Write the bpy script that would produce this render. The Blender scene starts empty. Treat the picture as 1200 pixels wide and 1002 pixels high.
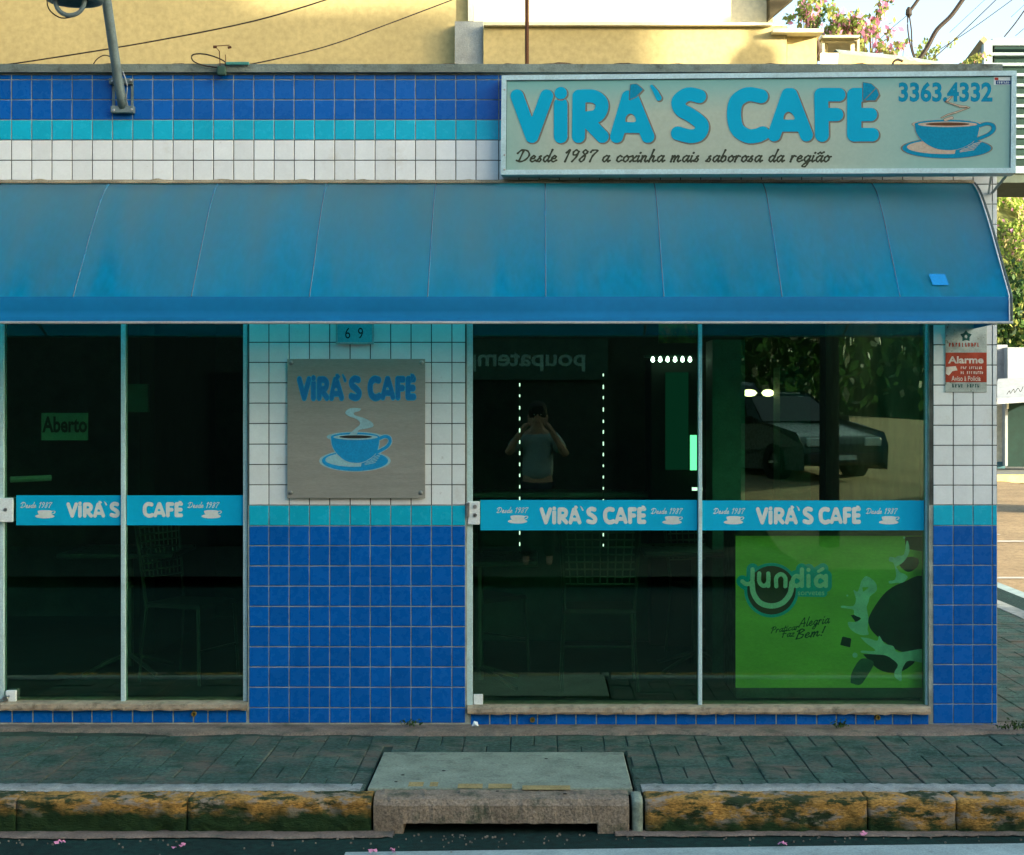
import bpy, bmesh, math, random
import numpy as np
from mathutils import Vector, Matrix
from mathutils import noise as mnoise
from mathutils.geometry import delaunay_2d_cdt
random.seed(7); rng = np.random.default_rng(7)
scn = bpy.context.scene
COL = scn.collection
PI = math.pi
# ------------------------------------------------------------------ camera, sky, sun, exposure
D0, HC, F = 9.0, 1.72, 1935.0            # distance to the facade, eye height, focal length in photo pixels
cd = bpy.data.cameras.new('camera'); cam = bpy.data.objects.new('camera', cd); COL.objects.link(cam)
cam.location = (0, -D0, HC); cam.rotation_euler = (math.radians(90), 0, 0)
cd.sensor_width = 36; cd.lens = F * 36 / 1200; cd.shift_x = -30 / 1200; cd.shift_y = -21 / 1200
cd.clip_start = .05; cd.clip_end = 2000
scn.camera = cam
SUN = Vector((1.5, -1, .4)).normalized()
w = bpy.data.worlds.new('World'); scn.world = w; w.use_nodes = True
nt = w.node_tree; nt.nodes.clear()
sky = nt.nodes.new('ShaderNodeTexSky'); sky.sky_type = 'NISHITA'; sky.sun_disc = False
sky.sun_elevation = math.asin(SUN.z); sky.sun_rotation = math.atan2(SUN.x, SUN.y)
sky.air_density = 1.0; sky.dust_density = 3.2; sky.ozone_density = 1.5
bg = nt.nodes.new('ShaderNodeBackground'); bg.inputs[1].default_value = .15
wo = nt.nodes.new('ShaderNodeOutputWorld')
nt.links.new(sky.outputs[0], bg.inputs[0]); nt.links.new(bg.outputs[0], wo.inputs[0])
sd = bpy.data.lights.new('sun', 'SUN'); sd.energy = 4.0; sd.angle = math.radians(.5); sd.color = (1, .89, .72)
so = bpy.data.objects.new('sun', sd); COL.objects.link(so)
so.rotation_euler = (-SUN).to_track_quat('-Z', 'Y').to_euler()
scn.view_settings.view_transform = 'Standard'; scn.view_settings.look = 'None'
scn.view_settings.exposure = 2.15; scn.view_settings.gamma = 1
scn.render.engine = 'CYCLES'
scn.cycles.max_bounces = 10; scn.cycles.transparent_max_bounces = 16
scn.cycles.use_denoising = True

# ------------------------------------------------------------------ helpers
def P(px, py, y=0.0):
    s = (D0 + y) / F
    return Vector(((px - 630) * s, y, HC + (480 - py) * s))
def GP(px, py, z=0.0):
    d = (HC - z) * F / (py - 480)
    return Vector(((px - 630) * d / F, d - D0, z))
WL = {}
def tag(o, label=None, cat=None, group=None, kind=None):
    for k, v in (('label', label), ('category', cat), ('group', group), ('kind', kind)):
        if v: o[k] = v
    return o
def thing(name, label, cat, loc=(0, 0, 0), group=None):
    o = bpy.data.objects.new(name, None); COL.objects.link(o)
    o.location = loc; o.empty_display_size = .1; WL[o.name] = Vector(loc)
    return tag(o, label, cat, group)
def mesh_from(name, vs, fs, mats=None, mi=None, smooth=False):
    me = bpy.data.meshes.new(name)
    me.from_pydata([tuple(v) for v in vs], [], [tuple(f) for f in fs])
    for m in (mats if isinstance(mats, (list, tuple)) else [mats]):
        if m: me.materials.append(m)
    if mi is not None: me.polygons.foreach_set('material_index', list(mi))
    if smooth: me.polygons.foreach_set('use_smooth', [True] * len(me.polygons))
    me.update(); return me
def link(name, me, parent=None, loc=(0, 0, 0)):
    """loc is in world space; mesh data is relative to it"""
    o = bpy.data.objects.new(name, me); COL.objects.link(o)
    loc = Vector(loc); WL[o.name] = loc
    if parent:
        o.parent = parent; o.location = loc - WL[parent.name]
    else: o.location = loc
    return o
class MB:
    def __init__(s): s.v = []; s.f = []; s.m = []
    def add(s, vs, fs, m=0):
        n = len(s.v); s.v += [Vector(v) for v in vs]; s.f += [tuple(i + n for i in f) for f in fs]; s.m += [m] * len(fs); return s
    def box(s, x0, x1, y0, y1, z0, z1, m=0):
        vs = [(x, y, z) for z in (z0, z1) for y in (y0, y1) for x in (x0, x1)]
        return s.add(vs, [(0, 2, 3, 1), (4, 5, 7, 6), (0, 1, 5, 4), (2, 6, 7, 3), (0, 4, 6, 2), (1, 3, 7, 5)], m)
    def bbox(s, x0, x1, y0, y1, z0, z1, b=.004, m=0):
        """box with chamfered edges"""
        bm = bmesh.new(); bmesh.ops.create_cube(bm, size=1)
        for v in bm.verts: v.co = ((x0 + x1) / 2 + v.co.x * (x1 - x0), (y0 + y1) / 2 + v.co.y * (y1 - y0), (z0 + z1) / 2 + v.co.z * (z1 - z0))
        bmesh.ops.bevel(bm, geom=bm.edges[:], offset=b, segments=2, affect='EDGES', profile=.5)
        bm.verts.index_update()
        s.add([v.co.copy() for v in bm.verts], [[v.index for v in f.verts] for f in bm.faces], m); bm.free(); return s
    def tube(s, pts, r, n=8, m=0, cap=True):
        pts = [Vector(p) for p in pts]; rs = r if isinstance(r, (list, tuple)) else [r] * len(pts)
        rings = []
        up = Vector((0, 0, 1))
        for i, p in enumerate(pts):
            t = (pts[min(i + 1, len(pts) - 1)] - pts[max(i - 1, 0)]).normalized()
            a = t.cross(up)
            if a.length < 1e-3: a = t.cross(Vector((1, 0, 0)))
            a.normalize(); b = t.cross(a).normalized()
            rings.append([p + (a * math.cos(2 * PI * k / n) + b * math.sin(2 * PI * k / n)) * rs[i] for k in range(n)])
        vs = [v for r_ in rings for v in r_]; fs = []
        for i in range(len(pts) - 1):
            for k in range(n):
                fs.append((i * n + k, i * n + (k + 1) % n, (i + 1) * n + (k + 1) % n, (i + 1) * n + k))
        if cap: fs += [tuple(range(n))[::-1], tuple((len(pts) - 1) * n + k for k in range(n))]
        return s.add(vs, fs, m)
    def lathe(s, c, prof, n=16, m=0, axis='z'):
        vs = []; fs = []
        for r, h in prof:
            for k in range(n):
                a = 2 * PI * k / n
                q = (r * math.cos(a), r * math.sin(a), h)
                if axis == 'y': q = (q[0], -q[2], q[1])
                vs.append(Vector(c) + Vector(q))
        for i in range(len(prof) - 1):
            for k in range(n): fs.append((i * n + k, i * n + (k + 1) % n, (i + 1) * n + (k + 1) % n, (i + 1) * n + k))
        fs += [tuple(range(n))[::-1], tuple((len(prof) - 1) * n + k for k in range(n))]
        return s.add(vs, fs, m)
    def sheet(s, pts, m=0): return s.add(pts, [tuple(range(len(pts)))], m)
    def build(s, name, mats, parent=None, loc=None, smooth=False):
        o0 = Vector(loc) if loc is not None else (WL[parent.name] if parent else Vector((0, 0, 0)))
        return link(name, mesh_from(name, [v - o0 for v in s.v], s.f, mats, s.m, smooth), parent, o0)
# ---- materials
def M(name, col, rough=.7, metal=0., var=.2, scale=6., dirt=None, bump=0., bscale=60., rand=0., spec=.2, stretch=None, coat=0., dirt2=None, tr=None, fine=.12):
    m = bpy.data.materials.new(name); m.use_nodes = True; n = m.node_tree; L = n.links
    b = n.nodes['Principled BSDF']
    geo = n.nodes.new('ShaderNodeNewGeometry'); pos = geo.outputs['Position']
    if stretch:
        mp = n.nodes.new('ShaderNodeMapping'); mp.inputs['Scale'].default_value = stretch; L.new(pos, mp.inputs[0]); pos = mp.outputs[0]
    def noise(sc, det=5, ro=.6, p=None):
        t = n.nodes.new('ShaderNodeTexNoise'); t.inputs['Scale'].default_value = sc; t.inputs['Detail'].default_value = det; t.inputs['Roughness'].default_value = ro
        L.new(p or pos, t.inputs['Vector']); return t.outputs['Fac']
    def ramp(src, a, bb, c0=0., c1=1.):
        r = n.nodes.new('ShaderNodeMapRange'); r.inputs[1].default_value = a; r.inputs[2].default_value = bb; r.inputs[3].default_value = c0; r.inputs[4].default_value = c1; L.new(src, r.inputs[0]); return r.outputs[0]
    def mul(c, f):
        x = n.nodes.new('ShaderNodeVectorMath'); x.operation = 'SCALE'; L.new(c, x.inputs[0]); L.new(f, x.inputs['Scale']); return x.outputs[0]
    def mix(f, a, c):
        x = n.nodes.new('ShaderNodeMix'); x.data_type = 'RGBA'; L.new(f, x.inputs[0]); L.new(a, x.inputs[6])
        if isinstance(c, (tuple, list)): x.inputs[7].default_value = (*c, 1)
        else: L.new(c, x.inputs[7])
        return x.outputs[2]
    rgb = n.nodes.new('ShaderNodeRGB'); rgb.outputs[0].default_value = (*col, 1); c = rgb.outputs[0]
    if var: c = mul(c, ramp(noise(scale), .3, .7, 1 - var, 1 + var))
    if fine: c = mul(c, ramp(noise(scale * 17, 3), .3, .7, 1 - fine, 1 + fine))
    if rand:
        oi = n.nodes.new('ShaderNodeObjectInfo'); c = mul(c, ramp(oi.outputs['Random'], 0, 1, 1 - rand, 1 + rand))
    for dd in (dirt, dirt2):
        if dd:
            dc, lo, hi, ds, amt = dd
            c = mix(ramp(noise(ds, 7, .68), lo, hi, 0, amt), c, dc)
    L.new(c, b.inputs['Base Color'])
    b.inputs['Roughness'].default_value = rough; b.inputs['Metallic'].default_value = metal
    b.inputs['Specular IOR Level'].default_value = spec
    if coat: b.inputs['Coat Weight'].default_value = coat
    if rough < .6: L.new(ramp(noise(scale * 3), .3, .7, rough * .75, min(1, rough * 1.5)), b.inputs['Roughness'])
    if bump:
        bp = n.nodes.new('ShaderNodeBump'); bp.inputs['Strength'].default_value = bump; bp.inputs['Distance'].default_value = .01
        L.new(noise(bscale, 6, .65), bp.inputs['Height']); L.new(bp.outputs[0], b.inputs['Normal'])
    if tr:
        t = n.nodes.new('ShaderNodeBsdfTranslucent'); t.inputs[0].default_value = (*tr[0], 1)
        mx = n.nodes.new('ShaderNodeMixShader'); mx.inputs[0].default_value = tr[1]
        out = n.nodes['Material Output']; L.new(b.outputs[0], mx.inputs[1]); L.new(t.outputs[0], mx.inputs[2]); L.new(mx.outputs[0], out.inputs[0])
    return m
def emit(name, col, st):
    m = bpy.data.materials.new(name); m.use_nodes = True; n = m.node_tree
    e = n.nodes.new('ShaderNodeEmission'); e.inputs[0].default_value = (*col, 1); e.inputs[1].default_value = st
    n.links.new(e.outputs[0], n.nodes['Material Output'].inputs[0]); return m
def glass_mat(name, tint, refl, rough=.0):
    m = bpy.data.materials.new(name); m.use_nodes = True; n = m.node_tree; L = n.links
    n.nodes.remove(n.nodes['Principled BSDF'])
    t = n.nodes.new('ShaderNodeBsdfTransparent'); t.inputs[0].default_value = (*tint, 1)
    g = n.nodes.new('ShaderNodeBsdfGlossy'); g.inputs['Roughness'].default_value = rough; g.inputs[0].default_value = (.8, .95, .8, 1)
    fr = n.nodes.new('ShaderNodeFresnel'); fr.inputs[0].default_value = 1.5
    ad = n.nodes.new('ShaderNodeMath'); ad.operation = 'ADD'; ad.inputs[1].default_value = refl; L.new(fr.outputs[0], ad.inputs[0])
    mx = n.nodes.new('ShaderNodeMixShader'); L.new(ad.outputs[0], mx.inputs[0]); L.new(t.outputs[0], mx.inputs[1]); L.new(g.outputs[0], mx.inputs[2])
    L.new(mx.outputs[0], n.nodes['Material Output'].inputs[0]); return m
tan = (.20, .17, .12)
m_blue = M('blue_glaze', (.0012, .092, .36), .25, rand=.09, var=.05, fine=.03, spec=.2, dirt=((.02, .07, .12), .62, .95, 1.3, .3))
m_cyan = M('cyan_glaze', (.006, .36, .50), .22, rand=.06, var=.06, fine=.04, dirt=((.10, .22, .22), .62, .9, 4, .6))
m_white = M('white_glaze', (.62, .68, .66), .22, rand=.05, var=.04, fine=.03, dirt=((.38, .34, .24), .58, .80, 3.3, .6), dirt2=((.25, .24, .18), .66, .74, 14, .5))
m_grout = M('grout', (.27, .31, .26), .9, var=.35, scale=9, dirt=((.03, .05, .04), .57, .76, 7, .8), bump=.3)
m_gdark = M('grimy_grout', (.055, .065, .055), .95, var=.5, scale=9)
m_conc = M('weathered_concrete', (.15, .19, .16), .9, var=.3, scale=5, dirt=((.05, .05, .035), .55, .75, 9, .8), bump=.5, bscale=80)
m_sill = M('worn_sill_stone', (.30, .26, .18), .75, var=.3, scale=14, dirt=((.06, .06, .04), .52, .72, 18, .8), bump=.4)
m_alu = M('pale_aluminium', (.42, .60, .60), .45, .1, var=.1, dirt=((.20, .24, .22), .55, .8, 9, .5))
m_alud = M('grey_aluminium', (.38, .42, .40), .45, .5, var=.15)
m_pvc = M('white_enamel', (.62, .70, .68), .3, var=.06)
m_steel = M('steel', (.35, .36, .34), .3, .9, var=.2)
m_dark = M('dark_cavity', (.01, .012, .01), .9)
m_glass = glass_mat('tinted_glass', (.70, .97, .80), .06)
m_paver = M('paver', (.044, .092, .070), .92, rand=.10, var=.35, scale=3, dirt=((.12, .10, .075), .46, .66, 3.2, .85), dirt2=((.010, .045, .03), .50, .64, 6, .9), bump=1., bscale=70, fine=.5)
m_joint = M('joint_sand', (.026, .05, .036), .95, var=.6, bump=.5)
m_cem = M('cement_strip', (.155, .13, .10), .92, var=.3, scale=6, dirt=((.03, .06, .04), .53, .7, 7, .8), bump=.6, fine=.3)
m_mort = M('kerb_mortar', (.24, .27, .24), .92, var=.3, scale=8, dirt=((.04, .06, .045), .55, .7, 12, .9), bump=.6, fine=.25)
m_slab = M('drain_slab_concrete', (.185, .235, .175), .92, var=.22, scale=5, dirt=((.06, .07, .055), .54, .72, 8, .7), dirt2=((.25, .20, .12), .60, .75, 14, .4), bump=.5, fine=.25)
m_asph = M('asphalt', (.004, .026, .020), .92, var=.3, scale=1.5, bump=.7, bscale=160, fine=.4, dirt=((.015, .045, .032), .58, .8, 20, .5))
m_asph2 = M('sunlit_asphalt', (.27, .195, .10), .92, var=.2, scale=1., bump=.7, bscale=120, fine=.3)  # lit copy of the asphalt above, sunlight put into the beige colour
m_line = M('worn_road_paint', (.27, .36, .33), .8, var=.2, scale=7, bump=.4, dirt=((.08, .10, .09), .58, .8, 14, .7), fine=.2)
m_wline = M('road_line_paint', (.45, .42, .33), .8, var=.2)
m_yel = M('yellow_plaster', (.46, .38, .165), .85, var=.08, scale=1.2, dirt=((.36, .30, .14), .56, .8, 2.5, .5), bump=.05, bscale=12)
m_yels = M('pale_cream_plaster', (.74, .66, .42), .85, var=.06, scale=1.2, bump=.2)
m_black = M('black_print', (.02, .022, .018), .6, var=0, fine=0)
m_wire = M('cable_rubber', (.035, .028, .02), .7)
m_rust = M('brown_pipe', (.10, .045, .02), .8, var=.3)

# ------------------------------------------------------------------ flat print: shapes from distance fields
def seg_d(X, Y, a, b, ra, rb):
    dx, dy = b[0] - a[0], b[1] - a[1]; L2 = dx * dx + dy * dy + 1e-12
    t = np.clip(((X - a[0]) * dx + (Y - a[1]) * dy) / L2, 0, 1)
    return np.hypot(X - a[0] - t * dx, Y - a[1] - t * dy) - (ra + (rb - ra) * t)
def stroke(pts, r):
    rs = r if isinstance(r, (list, tuple)) else [r] * len(pts)
    def f(X, Y):
        d = np.full(X.shape, 1e9)
        if len(pts) == 1: return np.hypot(X - pts[0][0], Y - pts[0][1]) - rs[0]
        for i in range(len(pts) - 1): d = np.minimum(d, seg_d(X, Y, pts[i], pts[i + 1], rs[i], rs[i + 1]))
        return d
    return f
def poly(pts):
    def f(X, Y):
        d = np.full(X.shape, 1e9); ins = np.zeros(X.shape, bool); n = len(pts)
        for i in range(n):
            a, b = pts[i], pts[(i + 1) % n]
            d = np.minimum(d, seg_d(X, Y, a, b, 0, 0))
            if a[1] != b[1]:
                c = ((a[1] > Y) != (b[1] > Y)) & (X < (b[0] - a[0]) * (Y - a[1]) / (b[1] - a[1]) + a[0]); ins ^= c
        return np.where(ins, -d, d)
    return f
def ell(cx, cy, rx, ry):
    return lambda X, Y: (np.hypot((X - cx) / rx, (Y - cy) / ry) - 1) * min(rx, ry)
def U(*fs): return lambda X, Y: np.minimum.reduce([f(X, Y) for f in fs])
def SUB(a, *bs): return lambda X, Y: np.maximum(a(X, Y), -U(*bs)(X, Y))
def INT(a, b): return lambda X, Y: np.maximum(a(X, Y), b(X, Y))
def OFF(a, k): return lambda X, Y: a(X, Y) - k
def smooth_pts(pts, n=5):
    out = []; q = [pts[0]] + list(pts) + [pts[-1]]
    for i in range(1, len(q) - 2):
        p0, p1, p2, p3 = [np.array(q[i + k], float) for k in (-1, 0, 1, 2)]
        for k in range(n):
            t = k / n
            out.append(tuple(.5 * (2 * p1 + (p2 - p0) * t + (2 * p0 - 5 * p1 + 4 * p2 - p3) * t * t + (3 * p1 - p0 - 3 * p2 + p3) * t ** 3)))
    out.append(tuple(pts[-1])); return out
def contours(f, box, step):
    x0, y0, x1, y1 = box
    xs = np.arange(x0, x1 + step, step); ys = np.arange(y0, y1 + step, step)
    X, Y = np.meshgrid(xs, ys); V = f(X, Y); V[0, :] = V[-1, :] = 1; V[:, 0] = V[:, -1] = 1
    V = np.where(np.abs(V) < 1e-9, 1e-9, V); I = V < 0
    code = I[:-1, :-1] * 1 + I[:-1, 1:] * 2 + I[1:, 1:] * 4 + I[1:, :-1] * 8
    tab = {1: [(3, 0)], 2: [(0, 1)], 3: [(3, 1)], 4: [(1, 2)], 5: [(3, 0), (1, 2)], 6: [(0, 2)], 7: [(3, 2)], 8: [(2, 3)], 9: [(2, 0)], 10: [(0, 1), (2, 3)], 11: [(2, 1)], 12: [(1, 3)], 13: [(1, 0)], 14: [(0, 3)]}
    nxt = {}
    def key(j, i, e): return ('h', j, i) if e == 0 else ('v', j, i + 1) if e == 1 else ('h', j + 1, i) if e == 2 else ('v', j, i)
    for j, i in zip(*np.nonzero((code > 0) & (code < 15))):
        for a, b in tab[int(code[j, i])]: nxt[key(j, i, a)] = key(j, i, b)
    def pt(k):
        o, j, i = k
        if o == 'h': a, b = V[j, i], V[j, i + 1]; t = a / (a - b); return (xs[i] + t * step, ys[j])
        a, b = V[j, i], V[j + 1, i]; t = a / (a - b); return (xs[i], ys[j] + t * step)
    loops = []
    while nxt:
        k0 = next(iter(nxt)); k = k0; L = []
        while k in nxt: L.append(pt(k)); k = nxt.pop(k)
        # simplify
        tol = step * .06; keep = [L[0]]
        for q in range(1, len(L) - 1):
            a, b, c = keep[-1], L[q], L[q + 1]
            cr = abs((c[0] - a[0]) * (b[1] - a[1]) - (c[1] - a[1]) * (b[0] - a[0])) / (math.hypot(c[0] - a[0], c[1] - a[1]) + 1e-9)
            if cr > tol or math.hypot(b[0] - a[0], b[1] - a[1]) > step * 8: keep.append(b)
        if len(keep) > 2: loops.append(keep)
    return loops
class Plane:
    """a flat surface in the place: origin, unit right, unit up; photo pixels are cast onto it"""
    def __init__(s, o, ux, uz=(0, 0, 1)):
        s.o = Vector(o); s.ux = Vector(ux).normalized(); s.n = s.ux.cross(Vector(uz)).normalized(); s.uz = s.n.cross(s.ux).normalized() * 1
        if s.uz.z < 0: s.uz = -s.uz
        if s.n.y > 0: s.n = -s.n
    def px(s, px, py):
        d = Vector(((px - 630) / F, 1, (480 - py) / F)); c = Vector((0, -D0, HC))
        t = (s.o - c).dot(s.n) / d.dot(s.n); q = c + d * t - s.o
        return (q.dot(s.ux), q.dot(s.uz))
    def w(s, u, v, k=0): return s.o + s.ux * u + s.uz * v + s.n * k
def fill_into(mb, loops, plane, k0, k1, m=0):
    """loops in plane metres -> front face at k1 with rims down to k0"""
    base = [Vector((u, v)) * 100 for L in loops for (u, v) in L]; ed = []; q = 0
    for L in loops: ed += [(q + i, q + (i + 1) % len(L)) for i in range(len(L))]; q += len(L)
    vo, _, tris, *_ = delaunay_2d_cdt(base, ed, [], 1, 1e-7)
    if len(tris):
        V = np.array([tuple(v) for v in vo]); T = np.array([tuple(t) for t in tris]); C = V[T].mean(1); ins = np.zeros(len(C), bool)
        A = np.array([tuple(base[a]) for a, b in ed]); B2 = np.array([tuple(base[b]) for a, b in ed])
        for (ax, ay), (bx, by) in zip(A, B2):
            if ay != by: ins ^= ((ay > C[:, 1]) != (by > C[:, 1])) & (C[:, 0] < (bx - ax) * (C[:, 1] - ay) / (by - ay) + ax)
        mb.add([plane.w(p[0] / 100, p[1] / 100, k1) for p in V], [tuple(int(i) for i in t) for t in T[ins]], m)
    for L in loops:
        n = len(L)
        mb.add([plane.w(u, v, k1) for u, v in L] + [plane.w(u, v, k0) for u, v in L], [(i, (i + 1) % n, (i + 1) % n + n, i + n) for i in range(n)], m)
def shape(mb, f, box, step, plane, k0, k1, m=0, tx=None):
    loops = contours(f, box, step)
    L2 = []
    for L in loops:
        q = [plane.px(*(tx(x, y) if tx else (x, y))) for x, y in L]; L2.append(q)
    if L2: fill_into(mb, L2, plane, k0, k1, m)
def font_mesh(txt, size=1., bold=0., sx=1.):
    cu = bpy.data.curves.new('t', 'FONT'); cu.body = txt; cu.size = size; cu.offset = bold; cu.resolution_u = 3
    o = bpy.data.objects.new('t', cu); COL.objects.link(o)
    me = bpy.data.meshes.new_from_object(o.evaluated_get(bpy.context.evaluated_depsgraph_get()))
    v = [(p.co.x * sx, p.co.y) for p in me.vertices]; f = [tuple(p.vertices) for p in me.polygons]
    bpy.data.objects.remove(o); bpy.data.curves.remove(cu); bpy.data.meshes.remove(me)
    return v, f
def text_into(mb, txt, plane, x0, y0, x1, y1, k, m=0, bold=0., mirror=False, rot=0.):
    """fit text into the photo box x0..x1, y0 (top)..y1 (bottom) lying on plane"""
    v, f = font_mesh(txt, 1, bold)
    xs = [p[0] for p in v]; ys = [p[1] for p in v]; a0, a1, b0, b1 = min(xs), max(xs), min(ys), max(ys)
    vs = []
    for x, y in v:
        u = (x - a0) / (a1 - a0); t = (y - b0) / (b1 - b0)
        if mirror: u = 1 - u
        qx = x0 + u * (x1 - x0); qy = y1 + t * (y0 - y1) + (u - .5) * rot * (x1 - x0)
        vs.append(plane.w(*plane.px(qx, qy), k))
    mb.add(vs, f, m)
# lettering of the cafe's name, traced in photo pixels of the big sign
def A_(*p): return [(590 + x / 6.667, 90 + y / 6.667) for x, y in p]
def B_(*p): return [(770 + x / 4.286, 90 + y / 4.286) for x, y in p]
r0 = 7.7
_V = stroke(A_((106, 150), (222, 466), (338, 150)), r0)
_dot = stroke(A_((448, 128)), 7.3)
_i = U(SUB(stroke(A_((447, 215), (447, 466)), 8), OFF(_dot, 1.6)), _dot)
_R = U(stroke(A_((590, 152), (586, 466)), r0), stroke(smooth_pts(A_((590, 152), (700, 152), (762, 195), (765, 255), (725, 308), (620, 325))), r0), stroke(A_((640, 330), (772, 466)), r0))
_Ahole = poly(smooth_pts(A_((952, 352), (958, 312), (990, 288), (1024, 308), (1030, 352), (952, 352))))
_A1acc = poly(A_((992, 60), (1040, 56), (1068, 78), (1090, 100), (1035, 158), (985, 178)))
_A1 = SUB(U(stroke(A_((975, 158), (884, 466)), r0), stroke(A_((1003, 158), (1128, 466)), r0), poly(A_((975, 200), (900, 440), (1110, 440), (1020, 200)))), _Ahole, OFF(_A1acc, .9))
_ap = stroke([(580 + 689 / 3.75, 70 + 116 / 3.75), (580 + 706 / 3.75, 70 + 140 / 3.75), (580 + 720 / 3.75, 70 + 168 / 3.75)], [1.8, 2.8, 3.4])
_S = stroke(smooth_pts(B_((212, 98), (155, 88), (108, 122), (120, 165), (172, 195), (224, 240), (212, 286), (165, 299), (104, 284))), 8.1)
_C = stroke(smooth_pts(B_((522, 98), (455, 88), (400, 122), (386, 190), (402, 262), (452, 297), (500, 296), (530, 284))), 8.3)
_A2 = SUB(U(stroke(B_((658, 90), (588, 292)), r0), stroke(B_((672, 90), (750, 292)), r0), poly(B_((655, 120), (595, 276), (735, 276), (680, 120)))), poly(smooth_pts(B_((634, 214), (640, 188), (660, 176), (682, 190), (688, 214), (634, 214)))))
_Fl = U(stroke(B_((824, 92), (828, 292)), 8.2), stroke(B_((825, 90), (912, 90)), 8), stroke(B_((826, 190), (902, 190)), 7.8))
_Eacc = SUB(poly(B_((1034, 28), (1075, 35), (1104, 62), (1114, 92), (1096, 119), (1034, 119))), stroke(B_((1040, 119), (1102, 55)), .5))
_E = SUB(U(stroke(B_((990, 92), (990, 290)), 8.4), stroke(B_((990, 90), (1035, 90)), 8), stroke(B_((990, 190), (1072, 190)), 7.9), stroke(B_((990, 291), (1080, 291)), 8)), OFF(_Eacc, .9))
WORD1 = U(_V, _i, _R, _A1, _ap, _S); WORD2 = U(_C, _A2, _Fl, _E); ACC = U(_A1acc, _Eacc)
WB1 = (592, 94, 838, 174); WB2 = (845, 90, 1036, 174)
def wordmark(mb, plane, box1, box2, k, m_main, m_out=None, out=1.2, step=1.2, sh=(0, 0)):
    """box1, box2: photo boxes (x0,x1,y0,y1) that the two words fill"""
    for W, B, src, bx in ((U(WORD1, _A1acc), WB1, (597, 831, 97, 169), box1), (U(WORD2, _Eacc), WB2, (851, 1030.5, 96, 169), box2)):
        tx = lambda x, y, src=src, bx=bx: (bx[0] + (x - src[0]) * (bx[1] - bx[0]) / (src[1] - src[0]), bx[2] + (y - src[2]) * (bx[3] - bx[2]) / (src[3] - src[2]))
        if m_out is not None:
            tx2 = lambda x, y, t=tx: tuple(np.array(t(x, y)) + sh)
            shape(mb, OFF(W, out), (B[0] - 6, B[1] - 6, B[2] + 6, B[3] + 6), step, plane, k, k + .0008, m_out, tx2)
        shape(mb, W, B, step, plane, k + .0008, k + .0018, m_main, tx)
# cup and saucer emblem, traced on the metal plaque (units: zoomed pixels)
_sauc = ell(512, 780, 432, 132); _rim = ell(515, 468, 318, 58)
_bowl = poly(smooth_pts([(200, 470), (212, 570), (262, 668), (340, 745), (420, 790), (510, 806), (610, 798), (700, 755), (775, 690), (818, 600), (834, 470)]) + [(200, 470)])
_hand = stroke(smooth_pts([(828, 490), (900, 462), (958, 480), (968, 540), (915, 605), (800, 668)]), [20] * 26)
_steam = poly(smooth_pts([(430, 440), (500, 375), (580, 300), (540, 240), (420, 190), (388, 145), (450, 95), (580, 95), (570, 130), (505, 150), (510, 185), (640, 225), (735, 280), (748, 335), (640, 365), (560, 380), (530, 440), (430, 440)], 4))
def cup(mb, plane, tx, k, mat_out, mat_fill, mat_light, mat_coffee, out=9, st=12, steam=True, mat_steam=None):
    bb = (30, 60, 1030, 960)
    allc = U(_sauc, _rim, _bowl, _hand)
    if mat_out is not None: shape(mb, OFF(allc, out), bb, st, plane, k, k + .0006, mat_out, tx)
    shape(mb, _sauc, bb, st, plane, k + .0006, k + .0010, mat_fill, tx)
    if mat_light is not None:
        shape(mb, SUB(INT(ell(495, 765, 370, 92), poly([(0, 600), (640, 600), (560, 1000), (0, 1000)])), OFF(_bowl, 3)), bb, st, plane, k + .001, k + .0013, mat_light, tx)
        for q in range(5): shape(mb, SUB(stroke([(640, 830 - q * 14), (780 + q * 18, 800 - q * 26)], 4), OFF(_bowl, 14)), bb, 6, plane, k + .001, k + .0013, mat_light, tx)
        shape(mb, OFF(U(_bowl, _rim), out * .8), bb, st, plane, k + .0013, k + .0016, mat_light, tx)
    shape(mb, U(_rim, _bowl, SUB(_hand, _bowl)), bb, st, plane, k + .0016, k + .002, mat_fill, tx)
    if mat_light is not None: shape(mb, ell(520, 470, 290, 36), bb, st, plane, k + .002, k + .0022, mat_light, tx)
    if mat_coffee is not None: shape(mb, ell(520, 467, 215, 21), bb, 6, plane, k + .0022, k + .0024, mat_coffee, tx)
    if steam: shape(mb, _steam, bb, st * .7, plane, k + .0022, k + .0028, mat_steam if mat_steam is not None else mat_light, tx)
def worn_marks(mb, plane, x0, x1, y0, y1, k, m=0, gaps=()):
    """lettering too worn or small to read: letter-sized strokes"""
    x = x0; h = y1 - y0; i = 0
    while x < x1 - h * .3:
        w_ = h * random.uniform(.35, .6)
        if i not in gaps:
            q = [(x + random.uniform(0, w_), y0 + random.choice((.1, .5, .9)) * h + random.uniform(-.05, .05) * h) for _ in range(3)]
            f = U(stroke([(x + h * .08, y0 + .1 * h), (x + h * .08, y1 - .1 * h)], h * .11), stroke(q, h * .09))
            shape(mb, f, (x - h * .3, y0 - h * .2, x + w_ + h * .3, y1 + h * .2), h * .07, plane, k - .0003, k, m)
        x += w_ + h * .28; i += 1
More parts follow.
